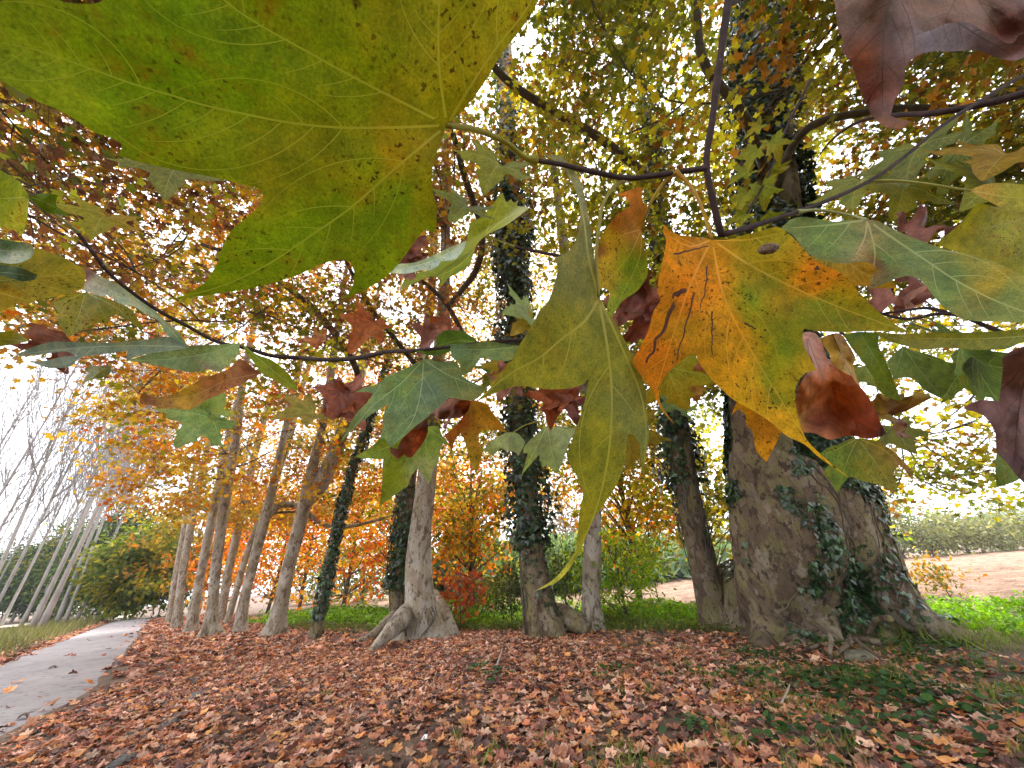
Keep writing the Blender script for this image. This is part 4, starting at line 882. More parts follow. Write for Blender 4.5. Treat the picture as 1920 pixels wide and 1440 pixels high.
# grass tufts, clover and ivy runners among the leaves
mb = MB(); tc_ = scatter(2600, -9, 9.0, 1.8, 10, lambda P, s, q: np.clip((wob(P, 1.9) + 0.35), 0, 1) * np.clip((5.5 - s) / 4, 0.04, 1) * np.clip((q - 1.5) / 3, 0.1, 1))
n = len(tc_) * 26; c = np.repeat(tc_, 26, 0); P = c + rnd(n, 0.07) * np.array([1, 1, 0])
cloud(mb, P, rnd(n, 0.7) + np.array([0, -0.5, 0.3]), np.array([0, 0, 0.8]) + rnd(n, 0.5), rng.uniform(0.06, 0.2, n), [(t[0] * np.array([2.2, 1, 1]), t[1]) for t in BLADE], pal([(0.11, 0.17, 0.02), (0.16, 0.21, 0.03), (0.07, 0.12, 0.02), (0.24, 0.22, 0.06)], n))
tag(mb.build("grass", M_GREEN), kind="stuff")
mb = MB()
for (x, y, r, k) in [(1450, 1240, 0.3, 90), (1545, 1225, 0.2, 50), (1410, 1235, 0.2, 40), (1570, 1285, 0.45, 230), (1610, 1300, 0.4, 160), (1300, 1370, 0.12, 40), (1390, 1275, 0.25, 60), (1720, 1190, 0.3, 110), (1760, 1215, 0.3, 90), (1690, 1230, 0.4, 120), (930, 1270, 0.2, 40), (1700, 1330, 0.5, 150), (1820, 1330, 0.5, 130), (1780, 1260, 0.5, 120), (1150, 1270, 0.25, 40), (1660, 1400, 0.3, 90), (900, 1255, 0.2, 30), (1480, 1390, 0.2, 50)]:
    c0 = gnd(x, y); P = c0 + rnd(k, r) * np.array([1, 1, 0]); P[:, 2] = gz(P[:, 0], P[:, 1]) + rng.uniform(0.05, 0.12, k)
    cloud(mb, P, np.array([0, 0, 1.0]) + rnd(k, 0.3), rnd(k), rng.uniform(0.05, 0.10, k), ROUND, pal([(0.035, 0.085, 0.02), (0.05, 0.11, 0.025), (0.025, 0.065, 0.02)], k))
tag(mb.build("clover", M_GREEN), kind="stuff")
# broken edge of old asphalt showing through the leaves
mb = MB()
for pts in ([(205, 1440), (240, 1418), (262, 1405)], [(300, 1365), (330, 1345), (352, 1332)], [(355, 1312), (375, 1300), (400, 1290)]):
    q = np.array([gnd(x, y, 0.03) for x, y in pts]); q2, rr = smooth_path(q, np.array([0.08, 0.12, 0.05]), 0.03)
    q2[:, 2] = gz(q2[:, 0], q2[:, 1]) + 0.012; v = []
    tube(mb, q2, rr * 0.9, 8, warp=lambda p_, th: (0.35 + 0.65 * np.abs(np.cos(th)))[None] * (1 + 0.25 * wob(p_, 9))[:, None])
tag(mb.build("kerb", M_KERB), kind="structure")
b = gnd(937, 1235); root = MB(); tube(root, bez(gnd(930, 1250, 0.05), gnd(936, 1236, 0.1), gnd(942, 1216, 0.09), 8), np.linspace(0.02, 0.013, 8), 7, warp=lambda p_, th: (1 + 0.15 * wob(p_, 30))[:, None] + 0 * th[None])
tag(root.build("stick", M_WOOD, None, b), "short pale stick lying on the leaves before the ivy column", "stick")
mb = MB(); tube(mb, bez(gnd(1465, 1320, 0.04), gnd(1475, 1300, 0.1), gnd(1482, 1280, 0.06), 8), np.linspace(0.013, 0.008, 8), 7)
tag(mb.build("stick", M_WOOD, None, gnd(1473, 1300)), "thin bent twig on the leaves below the huge plane", "stick")
mb = MB(); th, ph = np.meshgrid(np.linspace(0, math.pi, 12), np.linspace(0, 2 * math.pi, 17)[:-1], indexing='ij')
sp = np.stack([np.sin(th) * np.cos(ph), np.sin(th) * np.sin(ph), np.cos(th)], -1); sp = sp * (1 + 0.12 * wob(sp * 2, 1.5))[..., None] * np.array([0.24, 0.18, 0.12])
ii = (np.arange(11)[:, None] * 16); jj = np.arange(16)[None, :]
cst = gnd(1612, 1235, 0.06); mb.add((sp + cst).reshape(-1, 3), np.stack([ii + jj, ii + (jj + 1) % 16, ii + 16 + (jj + 1) % 16, ii + 16 + jj], -1).reshape(-1, 4))
tag(mb.build("stone", M_STONE, None, cst), "mossy rounded stone under the twisting surface roots", "stone")
mb = MB(); c0 = gnd(796, 1383, 0.07); u_ = np.linspace(-0.035, 0.035, 6); uu, vv = np.meshgrid(u_, u_, indexing='ij'); pp = np.stack([uu, vv, 0.02 * wob(np.stack([uu, vv, 0 * uu], -1) * 40, 1.0)], -1) + c0
ii = (np.arange(5)[:, None] * 6 + np.arange(5)[None, :]); mb.add(pp.reshape(-1, 3), np.stack([ii, ii + 6, ii + 7, ii + 1], -1).reshape(-1, 4))
tag(mb.build("paper_scrap", M_PAPER, None, c0), "crumpled scrap of white paper among the fallen leaves", "litter")
# ------------------------------------------------------------------ damp air
hm, ht, ho = newmat("haze"); hv = nd(ht, "VolumePrincipled"); hv.inputs["Color"].default_value = (0.86, 0.92, 1.0, 1); hv.inputs["Density"].default_value = 0.00028; hv.inputs["Anisotropy"].default_value = 0.2
ht.links.new(hv.outputs[0], ho.inputs["Volume"])
mb = MB(); hx = 1300.0; mb.add([(x, y, z) for z in (-2.0, 130.0) for x, y in ((-hx, -hx), (hx, -hx), (hx, hx), (-hx, hx))], [[(3, 2, 1, 0), (4, 5, 6, 7), (0, 1, 5, 4), (1, 2, 6, 5), (2, 3, 7, 6), (3, 0, 4, 7)]], smooth=False)
tag(mb.build("haze", hm), kind="stuff")
#HERO#
# ------------------------------------------------------------------ the branches in front of the camera, leaf by leaf
BR = {}
def branch(key, name_label, cat, J, group="leafy plane branches in front of the camera"):
    BR[key] = empty("plane_branch", J, name_label, cat, group); BR[key + "_tw"] = MB(); return BR[key]
def twig(key, pts, r, name=None):
    """pts (px, py, depth); r radius in px at start / end"""
    P = np.array([at(x, y, d) for x, y, d in pts]); rr = np.interp(np.linspace(0, 1, len(pts)), np.linspace(0, 1, len(r)), r)
    rad = np.array([0.78 * q * d / F for q, (_, _, d) in zip(rr, pts)])
    q2, r2 = smooth_path(P, rad, max(0.003, np.linalg.norm(P[-1] - P[0]) / 60))
    q2 = q2 + np.stack([wob(q2, 60), wob(q2 + 2, 60), wob(q2 + 5, 60)], 1) * (rad.mean() * 0.12)
    knob = 1 + 0.16 * np.clip(wob(q2 * 1.0, 110), 0, 1)
    tube(BR[key + "_tw"], q2, r2 * knob, 9)
def catmull(poly, step):
    p = np.array(poly, float); n = len(p); out_ = []
    for i in range(n):
        a, b, c, d = p[i - 1], p[i], p[(i + 1) % n], p[(i + 2) % n]; L = np.linalg.norm(c - b); k = max(1, int(L / step))
        def corner(u, v, w_):
            e, f = v - u, w_ - v; return e.dot(f) / (np.linalg.norm(e) * np.linalg.norm(f) + 1e-9)
        m0 = (c - a) * 0.5 * min(1, L / (np.linalg.norm(b - a) + 1e-9)) if corner(a, b, c) > 0.2 else (c - b) * 0.6
        m1 = (d - b) * 0.5 * min(1, L / (np.linalg.norm(d - c) + 1e-9)) if corner(b, c, d) > 0.2 else (c - b) * 0.6
        for q in range(k):
            t = q / k; out_.append((2 * t ** 3 - 3 * t * t + 1) * b + (t ** 3 - 2 * t * t + t) * m0 + (-2 * t ** 3 + 3 * t * t) * c + (t ** 3 - t * t) * m1)
    return np.array(out_)
def inside(poly, P):
    x, y = P[:, 0][:, None], P[:, 1][:, None]; a = poly; b = np.roll(poly, -1, 0)
    c = ((a[:, 1] > y) != (b[:, 1] > y)) & (x < (b[:, 0] - a[:, 0]) * (y - a[:, 1]) / (b[:, 1] - a[:, 1] + 1e-12) + a[:, 0])
    return c.sum(1) % 2 == 1
def strip_edges(v, hw0, hw1):
    t = np.gradient(v, axis=0); t /= np.linalg.norm(t, axis=1)[:, None] + 1e-9; nn = np.column_stack([-t[:, 1], t[:, 0]]); hw = np.linspace(hw0, hw1, len(v))[:, None]
    return v + nn * hw, v - nn * hw
def triangulate(poly, step, strips=()):
    mn, mx_ = poly.min(0), poly.max(0)
    gx, gy = np.meshgrid(np.arange(mn[0], mx_[0], step), np.arange(mn[1], mx_[1], step)); gx = gx + (np.arange(len(gx)) % 2)[:, None] * step / 2
    Q = np.stack([gx.ravel(), gy.ravel()], 1) + rng.uniform(-0.12, 0.12, (gx.size, 2)) * step; Q = Q[inside(poly, Q)]
    d = np.min(np.linalg.norm(Q[:, None] - poly[None], axis=2), axis=1) if len(Q) else np.zeros(0); Q = Q[d > step * 0.45]
    n = len(poly); pts = [poly]; edges = [(i, (i + 1) % n) for i in range(n)]; k = n
    for v, h0, h1, mi in strips:
        for side_ in strip_edges(v, h0, h1):
            ok = inside(poly, side_); pts.append(side_); edges += [(k + i, k + i + 1) for i in range(len(side_) - 1) if ok[i] and ok[i + 1]]; k += len(side_)
        if len(Q): Q = Q[polydist(Q, v) > max(h0 * 1.3, step * 0.22)]
    used = np.zeros(k, bool); used[np.array(edges).ravel()] = True; P0 = np.vstack(pts); remap = np.cumsum(used) - 1
    edges = [(int(remap[a_]), int(remap[b_])) for a_, b_ in edges]; P0 = P0[used]
    vs, es, fs, *_ = delaunay_2d_cdt([Vector(p) for p in np.vstack([P0, Q])], edges, [], 1, step * 1e-4)
    v2 = np.array([(v.x, v.y) for v in vs]); f = np.array([f for f in fs if len(f) == 3])
    cen = v2[f].mean(1); f = f[inside(poly, cen)]; cen = v2[f].mean(1); mat = np.zeros(len(f), int)
    for v, h0, h1, mi in strips:
        dd = np.full(len(f), 1e9); hh = np.zeros(len(f)); hw = np.linspace(h0, h1, len(v))
        for q in range(len(v) - 1):
            ab = v[q + 1] - v[q]; t = np.clip(((cen - v[q]) @ ab) / (ab @ ab + 1e-12), 0, 1); d_ = np.linalg.norm(cen - v[q] - t[:, None] * ab, axis=1); bt = d_ < dd; dd[bt] = d_[bt]; hh[bt] = (hw[q] * (1 - t) + hw[q + 1] * t)[bt]
        mat[(dd < hh * 1.02) & ((mat == 0) | (mi == 2))] = mi
    return v2, f, mat
def polydist(P, line):
    """distance of points to a polyline"""
    best = np.full(len(P), 1e9)
    for a, b in zip(line[:-1], line[1:]):
        ab = b - a; t = np.clip(((P - a) @ ab) / (ab @ ab + 1e-12), 0, 1); best = np.minimum(best, np.linalg.norm(P - a - t[:, None] * ab, axis=1))
    return best
def side_veins(poly, veins, spacing, ang=48, maxlen=0.5):
    outl = []
    for vi, vn in enumerate(veins):
        v = np.array(vn, float); d = np.concatenate([[0], np.cumsum(np.linalg.norm(np.diff(v, axis=0), axis=1))]); L = d[-1]; others = [np.array(o, float) for k, o in enumerate(veins) if k != vi]
        for sgn in (-1, 1):
            s = L * 0.16 + spacing * rng.uniform(0, 0.6)
            while s < L * 0.92:
                p = np.array([np.interp(s, d, v[:, 0]), np.interp(s, d, v[:, 1])]); p2 = np.array([np.interp(min(L, s + 2), d, v[:, 0]), np.interp(min(L, s + 2), d, v[:, 1])]); t = (p2 - p) / (np.linalg.norm(p2 - p) + 1e-9)
                a = math.radians(ang * rng.uniform(0.85, 1.1)) * sgn; pts = [p]; q = p.copy(); dirn = np.array([t[0] * math.cos(a) - t[1] * math.sin(a), t[0] * math.sin(a) + t[1] * math.cos(a)])
                stp = spacing * 0.3; bend = -sgn * math.radians(4)
                for k in range(int(maxlen * L / stp)):
                    q = q + dirn * stp; dirn = np.array([dirn[0] * math.cos(bend) - dirn[1] * math.sin(bend), dirn[0] * math.sin(bend) + dirn[1] * math.cos(bend)])
                    if not inside(poly, q[None])[0] or any(polydist(q[None], o)[0] < stp * 0.9 for o in others) or any(polydist(q[None], o)[0] < spacing * 0.3 for o in outl): break
                    pts.append(q.copy())
                if len(pts) > 3: outl.append(np.array(pts))
                s += spacing * rng.uniform(0.8, 1.25)
    return outl
def blade(key, label, poly2, veins2, to3, colf, step, mat, veincol, vw, spacing, parent, J3, stalk=None, fold=0.0, crump=0.0, scars=(), name="leaf", sec=True, vw2=1.0):
    """poly2/veins2 in a 2d leaf plane; to3(P2, lift) maps to world; one mesh with its raised veins, stalk as a child"""
    vlines = [np.array(v, float) for v in veins2]; flat = vw2
    strips = [(catline(v)[1:-1], flat, flat * 0.3, 1) for v in vlines] + ([(s_, flat * 0.42, flat * 0.16, 1) for s_ in side_veins(poly2, vlines, spacing)] if sec else [])
    for pts, wd, c in scars:
        v = catline(pts); j = np.linspace(0, 1, len(v)); v = v + np.column_stack([np.sin(j * 17 + wd), np.cos(j * 23 + wd)]) * wd * 0.35; strips.append((v, wd * 0.55, wd * 0.3, 2))
    v2, f, fm = triangulate(poly2, step, strips)
    lift = np.zeros(len(v2))
    for v in vlines: lift -= fold * np.exp(-(polydist(v2, catline(v)) / (spacing * 0.8)) ** 2)
    w3 = to3(v2, lift); mb = MB(); base_c = colf(v2); n0 = len(v2)
    mb.add(w3, f[fm == 0], base_c, 0)
    vc = (0.62 * base_c * 1.35 + 0.38 * np.array(veincol)) if mat is not M_DRY else base_c * 0.5
    mb.n = 0; mb.v = [w3]; mb.c = [base_c]; mb.f = [(f[fm == 0], 0, True)]
    for mi in (1, 2):
        sel = f[fm == mi]
        if len(sel):
            uq, inv = np.unique(sel, return_inverse=True); off = sum(len(x) for x in mb.v)
            mb.v.append(w3[uq]); mb.c.append(vc[uq] if mi == 1 else np.tile(np.array(scars[0][2]), (len(uq), 1))); mb.f.append((inv.reshape(-1, 3) + off, mi, True))
    o = mb.build(name, [mat, M_VEIN, M_SCAR], parent, J3)
    if label: o["label"] = label
    if stalk is not None:
        sm = MB(); P, r0, r1, c = stalk; d = np.linspace(0, 1, len(P)); q, rr = smooth_path(np.array(P), r0 + (r1 - r0) * d, np.linalg.norm(P[-1] - P[0]) / 24 + 1e-4)
        rr = rr * (1 + 0.9 * np.exp(-(np.linspace(0, 1, len(rr)) / 0.06) ** 2))
        tube(sm, q, rr, 8, c); sm.build("leaf_stalk", M_VEIN, o, np.array(P[-1]))
    return o
def catline(v):
    v = np.array(v, float)
    if len(v) < 3: return np.array([v[0] + (v[-1] - v[0]) * t for t in np.linspace(0, 1, 8)])
    d = np.concatenate([[0], np.cumsum(np.linalg.norm(np.diff(v, axis=0), axis=1))]); q = np.linspace(0, d[-1], 6 * len(v)); T = np.gradient(v, d, axis=0); res = []
    for s in q:
        i = min(len(d) - 2, max(0, np.searchsorted(d, s) - 1)); L = d[i + 1] - d[i]; t = (s - d[i]) / L
        res.append((2 * t ** 3 - 3 * t * t + 1) * v[i] + (t ** 3 - 2 * t * t + t) * L * T[i] + (-2 * t ** 3 + 3 * t * t) * v[i + 1] + (t ** 3 - t * t) * L * T[i + 1])
    return np.array(res)
def traced(key, label, outline, J, dep, cols, veins=(), stalk=None, mat=None, step=9.0, vw=0.0011, veincol=(0.33, 0.33, 0.06), fold=0.012, crump=0.0, wave=0.02, spacing=None, scars=(), sec=True, stalk_r=(0.0018, 0.0012), vpx=None):
    """a leaf whose outline was measured in the photo: dep = (px, py, depth) samples of its plane in space"""
    poly = catmull(outline, step * 0.8); D = np.array(dep, float)
    if len(D) >= 3:
        Am = np.column_stack([np.ones(len(D)), (D[:, 0] - J[0]) / 500, (D[:, 1] - J[1]) / 500]); k = np.linalg.lstsq(Am, 1 / D[:, 2], rcond=None)[0]
    else: k = np.array([1 / D[0, 2], 0, 0])
    sd_ = rng.uniform(0, 9); size = np.linalg.norm(poly.max(0) - poly.min(0)); spacing = spacing or size * 0.075
    def to3(P2, lift):
        w_ = k[0] + k[1] * (P2[:, 0] - J[0]) / 500 + k[2] * (P2[:, 1] - J[1]) / 500; d = 1 / np.clip(w_, 1 / 3.0 if D[:, 2].max() < 2 else 0.2, 12)
        q = np.column_stack([P2 / size * 6, np.full(len(P2), sd_)])
        d = d * (1 + wave * wob(q, 0.9) + lift)
        if crump:
            d = d * (1 + crump * 1.5 * crease(q) + crump * 0.25 * wob(q * 4, 1.0))
        X_ = (P2[:, 0] - 960) / F; Y_ = (P2[:, 1] - 720) / F
        return CAM + (FW[None] + RT[None] * X_[:, None] - UP[None] * Y_[:, None]) * d[:, None]
    if isinstance(cols[0], (int, float)): cols = [(J[0], J[1], cols)]
    cp = np.array([(c[0], c[1]) for c in cols], float); cv = np.array([c[2] for c in cols], float) * (0.9 if mat is M_DRY else 1.3)
    def colf(P2):
        q = np.column_stack([P2 / 40.0, np.full(len(P2), sd_)]); P_ = P2 + np.column_stack([wob(q, 1.2), wob(q + 7, 1.2)]) * size * 0.035
        w_ = 1 / (np.linalg.norm(P_[:, None] - cp[None], axis=2) + size * 0.02) ** 3
        return (w_ @ cv) / w_.sum(1)[:, None]
    J3 = to3(np.array([J], float), np.zeros(1))[0]
    st = None
    if stalk is not None:
        P = [at(*p) for p in stalk[:-1]] + [J3] if len(stalk[-1]) == 2 else [at(*p) for p in stalk] + [J3]
        st = (P, stalk_r[0], stalk_r[1], veincol)
    return blade(key, label, poly, veins, to3, colf, step, mat or M_HERO, veincol, vw, spacing, BR[key], J3, st, fold=-fold, scars=scars, sec=sec, vw2=vpx or max(0.8, min(2.6, size * 0.0032)) * (1.5 if mat is M_DRY else 1))

def crease(q, k=5):
    """straight sharp folds, like crumpled paper"""
    r_ = np.random.default_rng(int(q[0, 2] * 1000) if q.shape[1] > 2 else 1); out_ = np.zeros(len(q)); w_ = np.column_stack([wob(q, 0.7), wob(q + 5, 0.7)]) * 0.35
    for i in range(k):
        a_ = r_.uniform(0, 6.28); f_ = r_.uniform(0.28, 0.75) * (1 if i < 3 else 2.0); x = (q[:, :2] + w_) @ np.array([math.cos(a_), math.sin(a_)]) * f_ + r_.uniform(0, 2)
        out_ += (np.abs(x % 2 - 1) - 0.5) * (1 if i < 3 else 0.4)
    return out_
hp = [(0, 0), (0.1, -0.07), (0.22, -0.17), (0.36, -0.12), (0.5, -0.17), (0.72, -0.13), (0.6, -0.02), (0.62, 0.08), (0.47, 0.17), (0.46, 0.24), (0.6, 0.32), (0.68, 0.42), (0.92, 0.58), (0.7, 0.57), (0.64, 0.64), (0.5, 0.56), (0.36, 0.52), (0.27, 0.56), (0.25, 0.66), (0.31, 0.74), (0.2, 0.79), (0.14, 0.92), (0.0, 1.08)]
PLANE_OUT = hp + [(-x, y) for x, y in hp[-2:0:-1]]
PLANE_VEIN = [[(0, 0), (0, 0.4), (0, 0.75), (0, 1.05)], [(0, 0), (0.28, 0.17), (0.55, 0.36), (0.88, 0.56)], [(0, 0), (-0.28, 0.17), (-0.55, 0.36), (-0.88, 0.56)], [(0, 0), (0.3, -0.02), (0.68, -0.12)], [(0, 0), (-0.3, -0.02), (-0.68, -0.12)]]
def leafy(key, J, tip, roll, col, label=None, col2=None, mat=None, bend=0.25, cup=0.25, wave=0.05, crump=0.0, stalk=None, wscale=1.0, vein=(0.3, 0.32, 0.1), step=0.055):
    """a whole plane leaf posed by where its stalk joins (px, py, depth) and where its middle lobe points"""
    J3, T3_ = at(*J), at(*tip); Yv = T3_ - J3; L = np.linalg.norm(Yv); Yv = Yv / L; cdir = unit(CAM - J3); N0 = unit(cdir - Yv * cdir.dot(Yv)); X0 = np.cross(Yv, N0)
    a = math.radians(roll); Nv = N0 * math.cos(a) + X0 * math.sin(a); Xv = np.cross(Yv, Nv); sd_ = rng.uniform(0, 9)
    jit = np.array(PLANE_OUT) * (1 + rng.normal(0, 0.035, (len(PLANE_OUT), 2))); poly = catmull(jit * np.array([wscale, 1]), 0.06)
    if L > 0.26: print("big leaf", J, round(L, 2))
    def to3(P2, lift):
        x, y = P2[:, 0], P2[:, 1]; q = np.column_stack([x * 5, y * 5, 0 * x + sd_])
        z = -bend * y * y * np.sign(1) + cup * np.abs(x) ** 1.5 + wave * wob(q, 0.8) + lift
        if crump: z = z + crump * 1.3 * crease(np.column_stack([q[:, :2] * 0.8, q[:, 2]])) + crump * 0.2 * wob(q * 2.5, 1.0); x = x * (1 - 0.35 * min(1, crump * 4) * np.abs(x))
        return J3 + L * (x[:, None] * Xv + y[:, None] * Yv + z[:, None] * Nv)
    c1 = np.array(col); c2 = np.array(col2 if col2 is not None else np.array(col) * np.array([1.2, 1.0, 0.8]))
    def colf(P2):
        q = np.column_stack([P2 * 4, np.full(len(P2), sd_)]); t = np.clip(0.5 + 0.7 * wob(q, 0.7) * 0.8, 0, 1)[:, None]; return c1 * (1 - t) + c2 * t
    st = None
    if stalk is not None: st = ([at(*p) for p in stalk] + [J3], 0.0016 * max(1, L / 0.15), 0.0012, vein)
    vs = [[(x * wscale, y) for x, y in v] for v in PLANE_VEIN]
    return blade(key, label, poly, vs, to3, colf, step, mat or M_HERO, vein, 0.0011 * L / 0.15, 0.13, BR[key], J3, st, fold=0.02, sec=crump == 0, vw2=0.008)

G1 = (0.135, 0.17, 0.012); OLV = (0.15, 0.16, 0.02); SAGE = (0.105, 0.165, 0.05); SAGE2 = (0.15, 0.21, 0.085); PALE = (0.24, 0.29, 0.16); BRN = (0.14, 0.06, 0.04); RUST = (0.26, 0.07, 0.02); YOLK = (0.36, 0.2, 0.012); AMB = (0.42, 0.16, 0.008)

# ---- branch with the vertical dark twig, the giant leaf, the hanging olive leaf and the orange leaf
branch("main", "dark twig from the top bearing the giant green leaf, hanging olive leaf and orange leaf", "branch", at(1325, 310, 0.34))
twig("main", [(1385, -60, 0.36), (1366, 5, 0.35), (1350, 110, 0.345), (1336, 220, 0.34), (1325, 315, 0.34), (1338, 380, 0.345), (1352, 442, 0.35)], [10, 8, 7, 8])
twig("main", [(1366, 8, 0.35), (1385, 0, 0.36), (1420, -30, 0.38)], [6, 5])
twig("main", [(1325, 315, 0.34), (1285, 321, 0.335), (1240, 327, 0.33), (1180, 334, 0.32), (1110, 322, 0.30), (1050, 308, 0.28), (1005, 300, 0.265)], [7, 6, 6, 5])
twig("main", [(1352, 440, 0.35), (1400, 428, 0.37), (1440, 415, 0.39), (1492, 398, 0.41), (1580, 364, 0.44), (1640, 334, 0.46), (1700, 290, 0.48), (1760, 240, 0.50), (1850, 182, 0.53), (1990, 100, 0.57)], [7, 5, 4, 4])
traced("main", "giant yellow green leaf across the top left, speckled brown, seen from below",
    [(838, 235), (870, 205), (905, 160), (935, 110), (965, 70), (995, 30), (1010, 0), (1050, -70), (1010, -150), (900, -170), (860, -300), (790, -170), (730, -110), (680, -40), (671, 5), (667, 21), (658, -5), (600, -80), (480, -190), (300, -160), (235, -40), (200, -6), (185, 5), (150, 7), (118, 3), (90, -10), (40, -50), (-60, -60), (-150, -20), (-330, 70), (-150, 95), (0, 151), (69, 189), (122, 212), (175, 247), (212, 260), (229, 272), (221, 291), (266, 305), (340, 321), (398, 332), (452, 345), (483, 353), (494, 366), (491, 380), (467, 404), (436, 430), (420, 457), (409, 489), (388, 526), (366, 542), (340, 555), (287, 566), (372, 556), (452, 544), (505, 532), (558, 516), (600, 496), (637, 487), (656, 491), (664, 510), (660, 540), (643, 562), (685, 543), (728, 515), (760, 478), (786, 441), (800, 430), (813, 438), (818, 425), (818, 393), (810, 340), (815, 297), (829, 260)],
    (838, 235), [(838, 235, 0.215), (290, 566, 0.20), (-330, 70, 0.125), (860, -300, 0.15)],
    [(x_, y_, tuple(np.array(c_) * np.array([1.12, 1.22, 0.85]))) for x_, y_, c_ in [(300, 150, (0.095, 0.15, 0.006)), (480, 120, (0.095, 0.15, 0.006)), (650, 170, (0.12, 0.145, 0.007)), (780, 260, (0.17, 0.125, 0.008)), (720, 290, (0.19, 0.115, 0.008)), (860, 120, (0.17, 0.135, 0.01)), (520, 320, (0.15, 0.135, 0.01)), (600, 430, (0.105, 0.15, 0.008)), (500, 480, (0.11, 0.15, 0.008)), (740, 440, (0.11, 0.15, 0.008)), (80, 120, (0.115, 0.14, 0.01)), (400, 240, (0.12, 0.14, 0.008))]],
    veins=[[(838, 235), (733, 239), (637, 239), (531, 228), (451, 212), (382, 197), (319, 178), (255, 159), (159, 125), (53, 90), (-150, 70)], [(838, 235), (744, 313), (653, 393), (584, 441), (505, 494), (414, 537), (297, 565)], [(838, 235), (824, 133), (822, 53), (826, -40), (855, -280)], [(838, 235), (880, 165), (930, 90), (985, 20), (1030, -80)], [(838, 235), (600, 110), (420, 0), (300, -130)]],
    stalk=[(1005, 300, 0.265), (990, 298, 0.262), (950, 268, 0.25), (900, 246, 0.232)], mat=M_SPOT, step=10, vw=0.00085, spacing=62, wave=0.015, fold=0.012, veincol=(0.30, 0.29, 0.035), stalk_r=(0.0022, 0.0016))
traced("main", "long olive leaf hanging point down in the centre, back lobe curled over the twig",
    [(1021, 290), (1050, 292), (1075, 317), (1090, 346), (1099, 379), (1106, 420), (1112, 467), (1119, 517), (1124, 554), (1135, 580), (1157, 611), (1175, 645), (1189, 675), (1209, 726), (1212, 766), (1217, 817), (1211, 853), (1207, 896), (1201, 870), (1199, 837), (1186, 813), (1176, 816), (1173, 861), (1157, 908), (1133, 944), (1114, 972), (1102, 999), (1090, 1027), (1070, 1063), (1046, 1090), (999, 1110), (1038, 1086), (1064, 1057), (1081, 1026), (1084, 988), (1088, 950), (1093, 924), (1082, 896), (1072, 873), (1062, 853), (1070, 833), (1082, 798), (1094, 762), (1102, 722), (1105, 707), (1094, 720), (1070, 728), (1030, 730), (987, 724), (959, 726), (931, 736), (890, 755), (920, 726), (951, 691), (971, 651), (995, 615), (1011, 584), (1030, 560), (1046, 504), (1040, 483), (1058, 477), (1075, 462), (1080, 446), (1085, 425), (1088, 395), (1082, 365), (1070, 338), (1052, 310), (1033, 297)],
    (1123, 558), [(1123, 558, 0.30), (999, 1110, 0.255), (890, 755, 0.27), (1040, 300, 0.27), (1210, 800, 0.32)],
    [(1060, 400, (0.17, 0.17, 0.10)), (1090, 480, (0.15, 0.15, 0.05)), (1050, 620, (0.15, 0.145, 0.016)), (1000, 690, (0.16, 0.15, 0.014)), (1140, 700, (0.15, 0.15, 0.018)), (1120, 860, (0.155, 0.155, 0.014)), (1100, 980, (0.17, 0.16, 0.012)), (1020, 1100, (0.34, 0.32, 0.05)), (1200, 800, (0.13, 0.14, 0.04))],
    veins=[[(1123, 560), (1098, 600), (1054, 635), (1011, 671), (959, 699), (894, 752)], [(1123, 562), (1137, 639), (1145, 699), (1146, 797), (1137, 877), (1117, 956), (1078, 1040), (1010, 1107)], [(1125, 562), (1157, 631), (1181, 687), (1201, 738), (1211, 797), (1207, 880)], [(1123, 556), (1105, 490), (1092, 400), (1060, 310)]],
    stalk=[(1170, 335, 0.32), (1150, 352, 0.315), (1134, 375, 0.31), (1124, 420, 0.30), (1118, 480, 0.295)], step=8, vw=0.0009, spacing=55, veincol=(0.28, 0.25, 0.04), wave=0.03, fold=0.016)
OS = [((1326, 500), 3, (0.06, 0.025, 0.012)), ((1, 1), 0, (0, 0, 0))]
